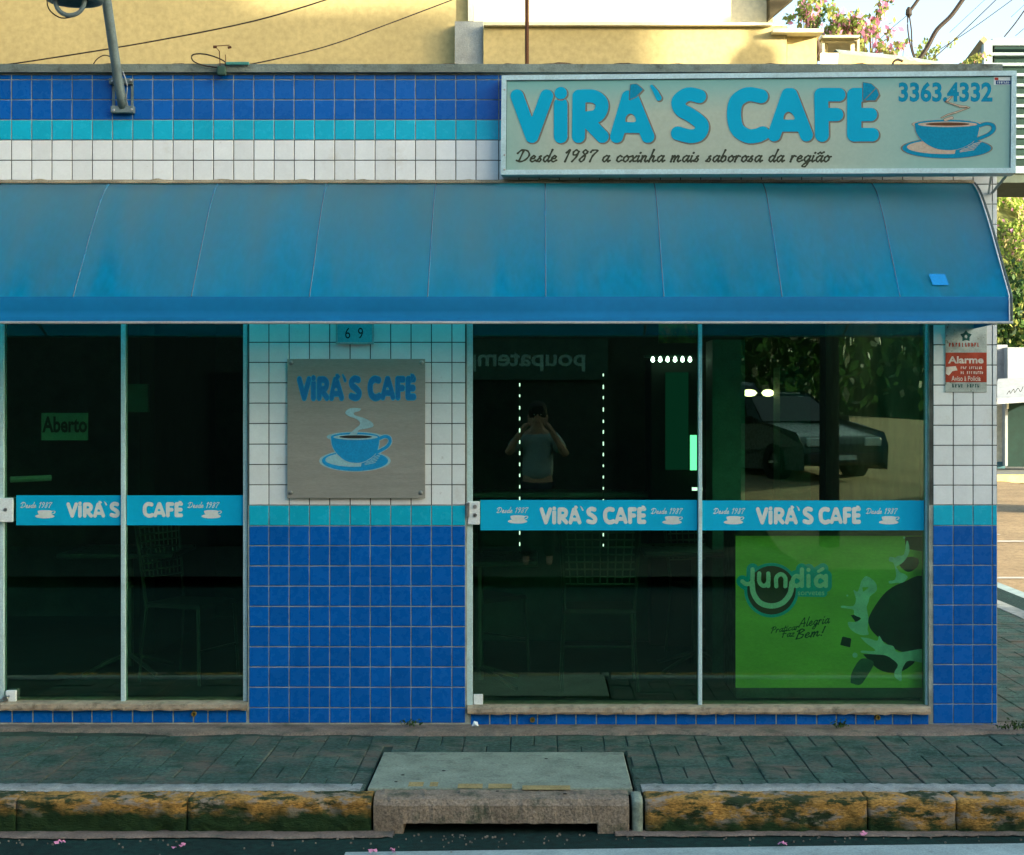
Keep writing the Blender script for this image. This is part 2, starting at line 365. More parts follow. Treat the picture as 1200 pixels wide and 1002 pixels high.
# single-stroke brush script
GL = {
 'a': (1.0, [[(.8, .85), (.5, 1), (.15, .7), (.1, .25), (.35, 0), (.65, .35), (.85, .95)], [(.85, .95), (.74, .25), (.88, 0), (1.1, .2)]]),
 'e': (.85, [[(.1, .45), (.5, .55), (.6, .85), (.38, 1), (.1, .65), (.1, .2), (.38, 0), (.8, .25)]]),
 's': (.75, [[(.0, .1), (.45, .95), (.3, .8), (.55, .35), (.4, .02), (.08, .08)]]),
 'd': (1.0, [[(.75, .85), (.45, 1), (.12, .7), (.1, .25), (.35, 0), (.65, .35)], [(.98, 2.0), (.76, .8), (.7, .2), (.85, 0), (1.05, .2)]]),
 'c': (.8, [[(.65, .85), (.42, 1), (.12, .7), (.1, .2), (.38, 0), (.75, .25)]]),
 'o': (.9, [[(.45, 1), (.12, .7), (.12, .2), (.4, 0), (.7, .3), (.7, .8), (.45, 1), (.6, .8), (.95, .85)]]),
 'x': (.85, [[(.05, .9), (.25, .95), (.5, .1), (.8, .1)], [(.8, .95), (.05, 0)]]),
 'i': (.45, [[(.15, .95), (.08, .2), (.2, 0), (.45, .2)], [(.25, 1.45), (.28, 1.5)]]),
 'n': (1.0, [[(.1, .95), (.05, 0)], [(.08, .4), (.4, .98), (.6, .85), (.55, .2), (.7, 0), (.95, .2)]]),
 'm': (1.45, [[(.1, .95), (.05, 0)], [(.08, .4), (.38, .98), (.52, .8), (.46, 0)], [(.5, .4), (.85, .98), (1.0, .85), (.95, .2), (1.1, 0), (1.35, .2)]]),
 'h': (1.0, [[(.35, 2.0), (.05, 0)], [(.1, .4), (.42, .98), (.6, .85), (.55, .2), (.7, 0), (.95, .2)]]),
 'b': (.9, [[(.35, 1.95), (.1, .7), (.1, .15), (.35, 0), (.68, .3), (.62, .85), (.4, .95), (.15, .6)]]),
 'r': (.75, [[(.1, .95), (.05, 0)], [(.08, .4), (.35, .98), (.6, .9)]]),
 'g': (1.0, [[(.8, .85), (.5, 1), (.15, .7), (.1, .3), (.35, .05), (.7, .4), (.85, .95), (.65, -.4), (.35, -.85), (.0, -.7), (.4, -.2), (1.0, .2)]]),
 't': (.6, [[(.35, 1.6), (.15, .2), (.3, 0), (.55, .2)], [(0, 1.05), (.6, 1.1)]]),
 'l': (.5, [[(.35, 1.95), (.1, .3), (.22, 0), (.5, .2)]]),
 'z': (.8, [[(.1, .9), (.65, .95), (.1, .05), (.75, .05)]]),
 'u': (1.0, [[(.12, .95), (.1, .2), (.3, 0), (.6, .3), (.75, .95)], [(.75, .95), (.7, .2), (.85, 0), (1.0, .15)]]),
 'v': (.8, [[(.1, .95), (.3, 0), (.7, .95)]]),
 'D': (1.75, [[(.65, 1.8), (.35, .1)], [(-.1, 1.4), (.4, 1.95), (1.2, 1.8), (1.6, 1.1), (1.2, .3), (.5, 0), (.0, .2), (.35, .1)]]),
 'P': (1.3, [[(.45, 1.8), (.2, 0)], [(.0, 1.5), (.5, 1.9), (1.1, 1.7), (1.0, 1.1), (.4, .9)]]),
 'A': (1.5, [[(.0, 0), (.9, 1.9), (1.15, 0)], [(.3, .7), (1.3, .75)]]),
 'F': (1.2, [[(.4, 1.8), (.2, 0)], [(.0, 1.7), (1.2, 1.9)], [(.1, 1.0), (.9, 1.05)]]),
 'B': (1.3, [[(.35, 1.8), (.15, 0)], [(.0, 1.6), (.6, 1.95), (1.05, 1.6), (.4, 1.05), (1.1, .7), (.9, .1), (.1, 0)]]),
 '!': (.5, [[(.35, 1.8), (.2, .6)], [(.12, .05), (.14, .0)]]),
 '1': (.75, [[(.1, 1.5), (.5, 1.95), (.2, 0)]]),
 '9': (1.1, [[(.9, 1.7), (.55, 1.95), (.2, 1.6), (.3, 1.15), (.75, 1.2), (.95, 1.7), (.75, .8), (.3, 0)]]),
 '8': (1.1, [[(.95, 1.7), (.6, 1.95), (.35, 1.6), (.75, 1.0), (.7, .3), (.35, 0), (.1, .35), (.5, .95), (.95, 1.5), (.95, 1.7)]]),
 '7': (1.1, [[(.2, 1.6), (.4, 1.9), (1.1, 1.85), (.6, 1.0), (.4, 0)]]),
 ' ': (.75, []),
}
def script_strokes(txt, wgt=.13, slant=.22):
    out = []; x = 0
    for ch in txt:
        if ch == 'ã': w_, ss = GL['a']; ss = ss + [[(.15, 1.35), (.4, 1.55), (.6, 1.4), (.9, 1.6)]]
        else: w_, ss = GL[ch]
        for s_ in ss:
            sp = smooth_pts(s_, 4)
            out.append(([(x + a + slant * b, b) for a, b in sp], [wgt * (1.15 - .4 * abs(math.sin(i * .8))) for i in range(len(sp))]))
        x += w_ + .12
    return out, x
def script_into(mb, txt, plane, x0, x1, yb, xh, k, m=0, wgt=.13, rot=0., slant=.22):
    ss, wd = script_strokes(txt, wgt, slant); sx = (x1 - x0) / wd
    def tx(x, y): return (x0 + x * sx, yb - y * xh - rot * x * sx)
    for p, r in ss:
        xs = [q[0] for q in p]; ys = [q[1] for q in p]; g = max(r) + .05
        shape(mb, stroke(p, r), (min(xs) - g, min(ys) - g, max(xs) + g, max(ys) + g), .045, plane, k, k + .0006 + .00007 * random.random(), m, tx)

def slogan_words(txt, plane, x0, x1, yb, xh, k, wgt, mat, parent):
    tot = script_strokes(txt, wgt)[1]; sx = (x1 - x0) / tot; x = 0
    for wd in txt.split(' '):
        wl = script_strokes(wd, wgt)[1]; mb = MB(); script_into(mb, wd, plane, x0 + x * sx, x0 + (x + wl) * sx, yb, xh, k, 0, wgt)
        mb.build('slogan_word', mat, parent); x += wl + GL[' '][0] + .12
# ================================================================== THE SETTING
# ground, roads
def sheet_obj(name, pts, z, mat, kind='structure'):
    mb = MB(); mb.sheet([(x, y, z) for x, y in pts]); o = mb.build(name, mat); tag(o, kind=kind); return o
sheet_obj('ground', [(-400, -60), (400, -60), (400, 700), (-400, 700)], -.22, M('earth', (.12, .11, .07), .95))
KY = -1.55                                     # inner edge of the front kerb
# front street
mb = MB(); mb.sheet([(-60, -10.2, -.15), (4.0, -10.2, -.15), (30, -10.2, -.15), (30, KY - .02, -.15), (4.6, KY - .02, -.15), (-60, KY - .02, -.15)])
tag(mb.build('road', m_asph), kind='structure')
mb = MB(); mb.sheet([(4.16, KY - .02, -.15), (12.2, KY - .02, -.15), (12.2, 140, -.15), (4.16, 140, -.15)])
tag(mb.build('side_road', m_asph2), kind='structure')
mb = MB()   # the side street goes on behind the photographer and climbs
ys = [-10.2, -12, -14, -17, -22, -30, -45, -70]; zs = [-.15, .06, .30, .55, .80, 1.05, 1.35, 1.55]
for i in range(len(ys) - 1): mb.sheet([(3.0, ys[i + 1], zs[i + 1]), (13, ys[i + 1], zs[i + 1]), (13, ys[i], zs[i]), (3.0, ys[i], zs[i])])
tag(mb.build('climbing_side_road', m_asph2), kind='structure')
sheet_obj('opposite_pavement', [(-60, -14), (3.0, -14), (3.0, -8.2), (-60, -8.2)], -.03, M('opposite_pavement', (.015, .025, .018), .95))
# painted strips
a, b = GP(405, 998.5, -.146), GP(1215, 988, -.146)
dr = (b - a).normalized()
mb = MB(); a2 = a - dr * .0; b2 = b + dr * 1.6; off = Vector((0, -.28, 0))
mb.sheet([a2 + off, b2 + off, b2, a2]); tag(mb.build('road_edge_line', m_line), kind='structure')
mb = MB(); mb.sheet([(4.72, -.5, -.146), (4.9, -.5, -.146), (4.98, 9.5, -.146), (4.84, 9.5, -.146)]); tag(mb.build('gutter_line', m_line), kind='structure')
for y0, x0, x1, t in ((9.2, 4.9, 12, .09), (14.2, 4.8, 12, .12), (15.4, 6.4, 6.9, .12)):
    mb = MB(); mb.sheet([(x0, y0, -.142), (x1, y0 + .2, -.142), (x1, y0 + .2 + t * 2, -.142), (x0, y0 + t * 2, -.142)]); tag(mb.build('road_line', m_wline), kind='structure')
sheet_obj('gutter_shade_band', [(4.16, -.5), (4.72, -.5), (4.84, 9.0), (4.16, 9.0)], -.147, m_asph)  # dark asphalt sheet standing in for shade along the side gutter
# pavement: base bed with pavers as parts
mb = MB()
DX0, DX1 = GP(437, 905).x, GP(739, 905).x       # storm drain
dy0 = GP(500, 883).y
for (x0, x1, y0, y1) in ((-8, DX0, KY, 0.2), (DX1, 4.0, KY, 0.2), (DX0, DX1, dy0, 0.2), (2.5, 4.0, .2, 26)):
    mb.sheet([(x0, y0, -.0065), (x1, y0, -.0065), (x1, y1, -.0065), (x0, y1, -.0065)])
pave = mb.build('pavement', m_joint); tag(pave, kind='structure')
PM = {}
def paver_mesh(w_, l_):
    k = (round(w_, 3), round(l_, 3))
    if k not in PM:
        hw, hl = w_ / 2, l_ / 2; b = .004; vs = []
        for (q, z) in ((0, -.02), (0, -.004), (b, 0)):
            vs += [(-hw + q, -hl + q, z), (hw - q, -hl + q, z), (hw - q, hl - q, z), (-hw + q, hl - q, z)]
        fs = [(i + 4 * r, (i + 1) % 4 + 4 * r, (i + 1) % 4 + 4 + 4 * r, i + 4 + 4 * r) for r in (0, 1) for i in range(4)] + [(8, 9, 10, 11)]
        PM[k] = mesh_from('paver', vs, fs, m_paver)
    return PM[k]
far_pavers = MB(); n_pav = 0
def lay(cx, cy, w_, l_, single=True):
    global n_pav
    if DX0 - .02 < cx + w_ / 2 and cx - w_ / 2 < DX1 + .02 and cy - l_ / 2 < dy0:
        x0, x1, y0 = cx - w_ / 2, cx + w_ / 2, cy - l_ / 2
        if x0 < DX0 - .02: x1 = DX0 - .006
        elif x1 > DX1 + .02: x0 = DX1 + .006
        elif cy + l_ / 2 > dy0 + .02: l_ = cy + l_ / 2 - dy0 - .004; cy = dy0 + .004 + l_ / 2
        else: return
        cx, w_ = (x0 + x1) / 2, x1 - x0
        if w_ < .03: return
    z = random.uniform(-.003, .003); rz = random.gauss(0, .006)
    me = paver_mesh(w_, l_)
    if single and n_pav < 296:
        o = link('paver', me, pave, (cx, cy, z)); o.rotation_euler = (random.gauss(0, .006), random.gauss(0, .006), rz); n_pav += 1
    else:
        R = Matrix.Rotation(rz, 3, 'Z') @ Matrix.Rotation(random.gauss(0, .008), 3, 'X')
        far_pavers.add([R @ v.co + Vector((cx, cy, z)) for v in me.vertices], [tuple(p.vertices) for p in me.polygons])
S_ = .24; g = .0035
cells = []
nx = int(6.9 / S_)
for i in range(nx):
    cx = -3.02 + i * S_ + S_ / 2
    for j in range(5):
        cy = -.30 - j * (1.25 / 5) - .125
        cells.append((cx, cy, (i + j) % 2))
for cx, cy, k in cells:
    jx = random.gauss(0, .0015); vis = -2.55 < cx < 2.6
    if k: [lay(cx + jx, cy + s * .0625, S_ - g, .125 - g, vis) for s in (-1, 1)]
    else: [lay(cx + s * .06 + jx, cy, .12 - g, .25 - g, vis) for s in (-1, 1)]
for i in range(6):                                  # the side pavement round the corner
    for j in range(44):
        cx = 2.66 + i * S_ ; cy = -.14 + j * .25
        if (i + j) % 2: [lay(cx, cy + s * .0625, S_ - g, .125 - g, False) for s in (-1, 1)]
        else: [lay(cx + s * .06, cy, .12 - g, .25 - g, False) for s in (-1, 1)]
fp = far_pavers.build('small_pavers', m_paver, pave); tag(fp, kind='stuff')
# cement strip along the wall foot, uneven front edge
mb = MB(); n = 260; pts = []
for i in range(n + 1):
    x = -3.6 + i * 6.2 / n
    yy = -.265 + .025 * math.sin(x * 3.1) + .02 * math.sin(x * 11) + random.gauss(0, .006)
    if x < -1.95: yy += .12 * min(1, (-1.95 - x) / .4)
    pts.append((x, yy))
vs = []
for x, yy in pts: vs += [(x, yy, -.006), (x, yy + .012, .005), (x, -.06, .005 + random.gauss(0, .001)), (x, .06, .005)]
fs = [(4 * i + k, 4 * i + 4 + k, 4 * i + 5 + k, 4 * i + 1 + k) for i in range(n) for k in range(3)]
mb.add(vs, fs); tag(mb.build('cement_strip', m_cem, smooth=True), kind='structure')
# mortar line behind the kerb
def wavy_strip(name, x0, x1, y0, y1, z, mat, amp=.006, n=160, h=.008):
    mb = MB(); vs = []
    for i in range(n + 1):
        x = x0 + (x1 - x0) * i / n
        a = y0 + amp * math.sin(x * 7) + random.gauss(0, amp * .5); b = y1 + amp * math.sin(x * 5 + 1) + random.gauss(0, amp * .7)
        vs += [(x, a, z - h), (x, a + .006, z), (x, b - .006, z + random.gauss(0, .001)), (x, b, z - h)]
    mb.add(vs, [(4 * i + k, 4 * i + 4 + k, 4 * i + 5 + k, 4 * i + 1 + k) for i in range(n) for k in range(3)])
    return tag(mb.build(name, mat, smooth=True), kind='structure')
wavy_strip('kerb_mortar', -4.5, DX0 - .02, KY - .012, KY + .13, .004, m_mort)
wavy_strip('kerb_mortar', DX1 + .03, 3.2, KY - .012, KY + .13, .004, m_mort)
wavy_strip('gutter_lip', -5, DX0 + .15, KY - .27, KY - .14, -.138, m_cem, .01, h=.006)
wavy_strip('gutter_lip', DX1 - .1, 4, KY - .235, KY - .14, -.138, m_cem, .01, h=.006)
# kerb stones: yellow paint worn to moss and bare concrete
def kerb_mat():
    m = M('worn_yellow_kerb', (.30, .175, .042), .95, var=.35, scale=4, dirt=((.23, .21, .16), .50, .57, 7, .9), bump=1., bscale=60, fine=.5,
          dirt2=((.012, .035, .012), .49, .57, 7.3, .95), stretch=(1, 1, 2.6))
    n = m.node_tree; b = n.nodes['Principled BSDF']; src = b.inputs['Base Color'].links[0].from_socket
    geo = n.nodes.new('ShaderNodeNewGeometry'); sep = n.nodes.new('ShaderNodeSeparateXYZ'); n.links.new(geo.outputs['Position'], sep.inputs[0])
    ns = n.nodes.new('ShaderNodeTexNoise'); ns.inputs['Scale'].default_value = 9; ns.inputs['Detail'].default_value = 6; n.links.new(geo.outputs['Position'], ns.inputs['Vector'])
    # moss grows from the foot; more of it towards the left end of the street
    ma = n.nodes.new('ShaderNodeMath'); ma.operation = 'MULTIPLY_ADD'; ma.inputs[1].default_value = -.018; ma.inputs[2].default_value = -.095; n.links.new(sep.outputs[0], ma.inputs[0])
    mb_ = n.nodes.new('ShaderNodeMath'); mb_.operation = 'MULTIPLY_ADD'; mb_.inputs[1].default_value = .17; n.links.new(ns.outputs[0], mb_.inputs[0]); n.links.new(sep.outputs[2], mb_.inputs[2])
    mc = n.nodes.new('ShaderNodeMath'); mc.operation = 'SUBTRACT'; n.links.new(ma.outputs[0], mc.inputs[0]); n.links.new(mb_.outputs[0], mc.inputs[1])
    mr = n.nodes.new('ShaderNodeMapRange'); mr.inputs[1].default_value = -.13; mr.inputs[2].default_value = -.07; n.links.new(mc.outputs[0], mr.inputs[0])
    mx = n.nodes.new('ShaderNodeMix'); mx.data_type = 'RGBA'; n.links.new(mr.outputs[0], mx.inputs[0]); n.links.new(src, mx.inputs[6]); mx.inputs[7].default_value = (.012, .035, .010, 1)
    n.links.new(mx.outputs[2], b.inputs['Base Color']); return m
m_kerb = kerb_mat()
kerb = MB().box(-8, DX0 - .01, KY - .1, KY - .02, -.2, -.03).box(DX1 + .01, 4.0, KY - .1, KY - .02, -.2, -.03).build('kerb', m_joint); tag(kerb, kind='structure')
def kerb_stone(x0, x1, mat=m_kerb):
    prof = [(KY, -.16), (KY, -.004), (KY - .012, .002), (KY - .140, .0), (KY - .158, -.005), (KY - .166, -.014), (KY - .169, -.06), (KY - .172, -.152)]
    fine = []
    for (ya, za), (yb_, zb_) in zip(prof, prof[1:]):
        m_ = max(1, int(math.hypot(yb_ - ya, zb_ - za) / .009))
        fine += [(ya + (yb_ - ya) * q / m_, za + (zb_ - za) * q / m_) for q in range(m_)]
    prof = fine + [prof[-1]]
    n = max(2, int((x1 - x0) / .012)); vs = []; N = len(prof)
    for i in range(n + 1):
        x = x0 + (x1 - x0) * i / n
        ed_ = max(0, 1 - min(x - x0, x1 - x) / .02); e = .012 * ed_ ** 2 * .6
        for (y, z) in prof:
            p_ = Vector((x, y, z)); q = .011 * mnoise.fractal(p_ * 13, 1.0, 2.1, 5) + .004 * mnoise.noise(p_ * 70)
            chip = max(0, mnoise.noise(p_ * 7 + Vector((5, 3, 1))) - .32) * .05
            up_ = 1 if y > KY - .11 else 0
            if y > KY - .01: q = 0; chip = 0
            vs.append((x, y + (q + chip) * (1 - up_) + e * (1 - up_), z + q * .5 * up_ - e * .5 * up_ - chip * .4))
    fs = [(i * N + k, i * N + k + 1, (i + 1) * N + k + 1, (i + 1) * N + k) for i in range(n) for k in range(N - 1)]
    fs += [tuple(range(N))[::-1], tuple(n * N + k for k in range(N))]
    o0 = Vector((x0, KY, 0)); me = mesh_from('kerb_stone', [Vector(v) - o0 for v in vs], fs, mat, smooth=True)
    return link('kerb_stone', me, kerb, o0)
kx = lambda px: (px - 630) * 7.3 / F
for a, b in ((-200, 19.5), (20.5, 219.2), (220.6, 435), (756, 1015.2), (1016.8, 1119.2), (1120.6, 1330)): kerb_stone(kx(a), kx(b))
kerb_stone(kx(741), kx(753), m_slab)
# side kerb round the corner
mb = MB(); pr = [(4.0, 26)] + [(4.0, y) for y in (12, 6, 3, 0)] + [(4.0 - 1.2 * (1 - math.cos(t)), -.5 - 1.2 * math.sin(t)) for t in (0, .4, .8, 1.2)]
for i in range(len(pr) - 1):
    (xa, ya), (xb, yb) = pr[i], pr[i + 1]
    mb.add([(xa, ya, -.2), (xa + .16, ya, -.2), (xa + .16, ya, 0), (xa, ya, 0), (xb, yb, -.2), (xb + .16, yb, -.2), (xb + .16, yb, 0), (xb, yb, 0)], [(3, 2, 6, 7), (1, 5, 6, 2), (0, 3, 7, 4)])
tag(mb.build('side_kerb', m_mort), kind='structure')
# storm drain: slab + throat block
dr_ = thing('storm_drain', 'concrete storm drain cover with an open throat set into the worn kerb', 'drain', (0, KY, 0))
mb = MB(); mb.bbox(DX0 + .012, DX1 - .012, KY + .012, dy0 - .01, -.03, .010, .006); mb.build('cover_slab', m_slab, dr_)
mb = MB()
ox0, ox1 = kx(473), kx(700); ex0, ex1 = kx(438), kx(737)
vs = []; prof = [(KY + .004, -.10), (KY + .004, .004), (KY - .10, .006), (KY - .145, -.004), (KY - .165, -.028), (KY - .17, -.105), (KY - .10, -.105)]
N = len(prof); n = 60
for i in range(n + 1):
    x = ex0 + (ex1 - ex0) * i / n
    for (y, z) in prof: vs.append((x, y + random.gauss(0, .0015), z + random.gauss(0, .0015)))
fs = [(i * N + k, i * N + (k + 1) % N, (i + 1) * N + (k + 1) % N, (i + 1) * N + k) for i in range(n) for k in range(N)]
fs += [tuple(range(N))[::-1], tuple(n * N + k for k in range(N))]
mb.add(vs, fs)
mb.bbox(ex0, ox0, KY - .17, KY, -.17, -.104, .006); mb.bbox(ox1, ex1, KY - .17, KY, -.17, -.104, .006)
mb.build('kerb_block', M('drain_block', (.20, .17, .12), .92, var=.3, scale=6, bump=.9, bscale=70, fine=.4, dirt=((.035, .06, .035), .52, .66, 9, .85)), dr_)
mb = MB(); mb.box(DX0 - .005, DX1 + .005, KY + .004, KY + .012, -.35, -.02); mb.box(DX0 - .02, DX0 - .005, KY - .1, dy0, -.35, -.02); mb.build('throat', m_dark, dr_)
for px, py in ((472, 908), (520, 903), (464, 916), (583, 927), (640, 889), (662, 930)):
    c = GP(px, py, .011); me = MB().lathe((c.x, c.y, .0105), [(.009 * random.uniform(.8, 1.3), 0), (.008, .0012)], 8).build('lifting_hole', m_dark, dr_)
mp_ = M('faded_yellow_paint', (.27, .22, .09), .9, var=.3, fine=.3)
for a, b, yy in ((478, 497, 918), (503, 514, 918), (536, 566, 920), (572, 600, 920), (612, 668, 922)):
    q0, q1 = GP(a, yy + 3, .012), GP(b, yy - 2, .012)
    mb = MB().box(q0.x, q1.x, q0.y, q1.y, .0095, .0108); o = mb.build('paint_mark', mp_, dr_)

# ================================================================== THE CAFE
cafe = thing('cafe_building', 'single-storey corner café faced in blue, turquoise and white tiles', 'building', (0, 0, 0))
TM = {}
def tile_mesh(w_, h_, mat):
    k = (round(w_, 3), round(h_, 3), mat.name)
    if k not in TM:
        a, b = w_ / 2, h_ / 2; vs = []
        for (q, y) in ((0, .003), (0, -.0025), (.0018, -.0040)):
            vs += [(-a + q, y, -b + q), (a - q, y, -b + q), (a - q, y, b - q), (-a + q, y, b - q)]
        fs = [(i + 4 * r, (i + 1) % 4 + 4 * r, (i + 1) % 4 + 4 + 4 * r, i + 4 + 4 * r) for r in (0, 1) for i in range(4)] + [(8, 9, 10, 11)]
        TM[k] = mesh_from(mat.name.split('_')[0] + '_tile', vs, fs, mat)
    return TM[k]
def tile(parent, x0, x1, y0, y1, mat, gap=1.1, stuff=None):
    """photo-pixel box on the wall plane"""
    a, b = P(x0 + gap / 2, y1 - gap / 2), P(x1 - gap / 2, y0 + gap / 2)
    w_, h_ = b.x - a.x, b.z - a.z
    if w_ < .008 or h_ < .008: return
    me = tile_mesh(w_, h_, mat); c = (a + b) / 2
    if stuff is not None:
        stuff.add([v.co + c for v in me.vertices], [tuple(p.vertices) for p in me.polygons]); return
    o = link(mat.name.split('_')[0] + '_tile', me, parent, c)
    o.rotation_euler = (random.gauss(0, .0035), 0, random.gauss(0, .0035))
def wallbox(name, x0, x1, y0, y1, depth=.22, front=0.): # photo pixels
    a, b = P(x0, y1), P(x1, y0)
    return MB().box(a.x, b.x, front, depth, a.z, b.z).build(name, m_grout, cafe)
TX = P(1168.6, 400).x
def grime(parent, x0, x1, y0, y1):
    a, b = P(x0, y1), P(x1, y0); MB().box(a.x, b.x, -.0014, -.0002, a.z, b.z).build('grimy_grout', m_gdark, parent)
# parapet over the awning
par = MB().box(-6, TX - .0005, 0, .22, P(0, 300).z, P(0, 86).z).build('parapet_wall', m_grout, cafe)
grime(par, -10, 1168, 164.2, 236)
rows = [(87.5, 93.5, m_blue), (93.5, 117, m_blue), (117, 140.6, m_blue), (140.6, 164.2, m_cyan), (164.2, 188, m_white), (188, 211.6, m_white)]
xs = [-10 + i * 23.66 for i in range(26)]; xs[-1] = 584
xs = [x for x in xs if x < 575] + [584.5]
for y0, y1, mt in rows:
    for i in range(len(xs) - 1): tile(par, xs[i], xs[i + 1], y0, y1, mt)
# rows that pass behind sign and awning: joined, hardly seen
hid_w, hid_b, hid_c = MB(), MB(), MB()
for i in range(25):
    x0 = 584.5 + i * 23.66; x1 = min(x0 + 23.66, 1168.3)
    if x1 - x0 < 4: continue
    for y0, y1, mt in rows[:4]: tile(par, x0, x1, y0, y1, mt, stuff=hid_c if mt is m_cyan else hid_b)
    for y0, y1 in ((164.2, 188), (188, 211.6), (211.6, 235)):
        if x0 > 1100 and y0 > 180: continue
        tile(par, x0, x1, y0, y1, m_white, stuff=hid_w)
for h_, mt, nm in ((hid_w, m_white, 'white_tiles_behind_sign'), (hid_b, m_blue, 'blue_tiles_behind_sign'), (hid_c, m_cyan, 'turquoise_tiles_behind_sign')):
    o = h_.build(nm, mt, par); tag(o, kind='stuff')
for x0, x1 in ((1093.2, 1116.9), (1116.9, 1140.1), (1140.1, 1162.6), (1162.6, 1168.4)):
    yy = 380.5
    while yy > 195:
        tile(par, x0, x1, yy - 23.5, yy, m_white); yy -= 23.5
MB().box(-6, TX + .02, -.035, .30, P(0, 86).z, P(0, 76.5).z).build('coping', m_conc, cafe)
mb = MB(); vs = []
for i in range(701):
    x = -3.4 + i * 5.2 / 700; h_ = max(.001, .004 + .016 * mnoise.fractal(Vector((x * 5, 1, 0)), 1, 2, 5))
    z_ = P(0, 76.5).z; vs += [(x, -.02, z_ - .002), (x, -.01, z_ + h_), (x, .03, z_ + h_), (x, .05, z_ - .002)]
mb.add(vs, [(4 * i + k, 4 * i + 4 + k, 4 * i + 5 + k, 4 * i + 1 + k) for i in range(700) for k in range(3)]); mb.build('coping_dirt', M('brown_dirt', (.10, .075, .04), .95, var=.4, scale=9, fine=.4), cafe)
# uneven mortar crumbs on the coping
mb = MB()
for i in range(150):
    x = random.uniform(-3, 1.6); s = random.uniform(.008, .03)
    mb.bbox(x, x + s * random.uniform(1, 5), .18, .22, P(0, 76.5).z, P(0, 76.5).z + s * random.uniform(.3, .8), .003)
o = mb.build('mortar_crumbs', m_conc, cafe); tag(o, kind='stuff')
# middle pillar
mid = wallbox('pillar', 290.5, 547, 300, 850)
grime(mid, 291, 546.5, 354, 592)
cx_ = [291.7, 315.2, 338.9, 362.6, 386.4, 410.3, 434, 457.9, 481.7, 505.6, 529.6, 545.5]
ry = [354, 377.6, 401.2, 424.8, 448.7, 472.5, 496.4, 520.5, 544.4, 568.2, 592, 616.2, 639.4, 663, 686.7, 710.5, 734.2, 757.8, 781.5, 805.2, 829.2, 847.3]
for j in range(1, len(ry) - 1):
    mt = m_cyan if j == 10 else (m_white if j < 10 else m_blue)
    for i in range(len(cx_) - 1): tile(mid, cx_[i], cx_[i + 1], ry[j], ry[j + 1], mt)
# right pillar
rig = wallbox('pillar', 1088.5, 1168.6, 300, 857)
grime(rig, 1089, 1168.2, 381, 591.8)
cx_ = [1093.2, 1116.9, 1140.1, 1162.6, 1168.3]
ry = [380.5, 404.2, 427.9, 451.4, 475, 498.5, 521.9, 545.4, 568.6, 591.8, 615.8, 639.1, 662.3, 685.6, 708.8, 732, 755.4, 778.7, 801.8, 824.9, 848, 855]
for j in range(len(ry) - 1):
    mt = m_cyan if j == 9 else (m_white if j < 9 else m_blue)
    for i in range(4): tile(rig, cx_[i], cx_[i + 1], ry[j], ry[j + 1], mt)
# plinths under the glass
pl = wallbox('plinth', -260, 290.5, 831, 850)
xs = [-9, 14.5, 38.7, 62, 85, 108, 131, 155.5, 179, 203, 227, 243.7, 266.5, 289.5]
for i in range(len(xs) - 1): tile(pl, xs[i], xs[i + 1], 831.5, 847.4, m_blue, 1.2 + random.random() * .6)
pr_ = wallbox('plinth', 547, 1089, 836, 855)
xs = [551, 574, 598, 606, 630, 652, 675, 699, 722, 745.5, 768.6, 792.4, 815.5, 839, 861, 885, 909.5, 933, 957, 980, 1003, 1025, 1046, 1068, 1088.5]
for i in range(len(xs) - 1): tile(pr_, xs[i], xs[i + 1], 836, 852.3, m_blue, 1.2 + random.random() * .6)
for px, py in ((228, 836), (624, 843), (1028, 840)):
    c = P(px, py); mb = MB().lathe((c.x, -.006, c.z), [(.012, -.01), (.014, 0), (.014, .018), (.008, .018), (.008, .004)], 10, axis='y')
    mb.build('drain_spout', M('brass_spout', (.16, .13, .03), .6, .3), cafe)
# sills
def sill(x0, x1, y0, y1):
    a, b = P(x0, y1), P(x1, y0); n = 80; mb = MB(); vs = []
    for i in range(n + 1):
        x = a.x + (b.x - a.x) * i / n; q = lambda s=.0018: random.gauss(0, s)
        vs += [(x, -.004, a.z - .001), (x, -.03 + q(), a.z + q()), (x, -.034 + q(), a.z + .012), (x, -.03 + q(), b.z - .006 + q()), (x, -.015, b.z + q(.0006)), (x, .16, b.z + .003)]
    mb.add(vs, [(6 * i + k, 6 * i + 6 + k, 6 * i + 7 + k, 6 * i + 1 + k) for i in range(n) for k in range(5)] + [tuple(range(6))[::-1], tuple(6 * n + k for k in range(6))])
    return mb.build('sill', m_sill, cafe, smooth=False)
sill(-260, 291, 823, 831.5); sill(548, 1089.5, 827.5, 836)
# body of the building: side wall, rear, roof, room
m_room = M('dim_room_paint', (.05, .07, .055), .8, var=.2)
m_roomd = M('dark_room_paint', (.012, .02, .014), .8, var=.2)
H = P(0, 86).z
MB().box(TX - .22, TX - .0005, .223, 4.3, -.2, H - .02).build('side_wall', M('side_plaster', (.55, .58, .55), .8, dirt=((.3, .28, .2), .55, .8, 3, .6)), cafe)
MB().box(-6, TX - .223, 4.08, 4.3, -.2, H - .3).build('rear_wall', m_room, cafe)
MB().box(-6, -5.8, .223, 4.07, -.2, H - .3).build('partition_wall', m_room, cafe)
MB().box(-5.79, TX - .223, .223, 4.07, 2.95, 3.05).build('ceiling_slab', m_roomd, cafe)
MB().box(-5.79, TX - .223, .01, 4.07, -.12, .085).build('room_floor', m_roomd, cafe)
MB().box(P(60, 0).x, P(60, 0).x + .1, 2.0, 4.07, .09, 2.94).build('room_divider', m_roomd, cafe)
MB().box(-1.10, -1.0, .223, 4.07, .09, 2.94).build('room_divider', m_roomd, cafe)
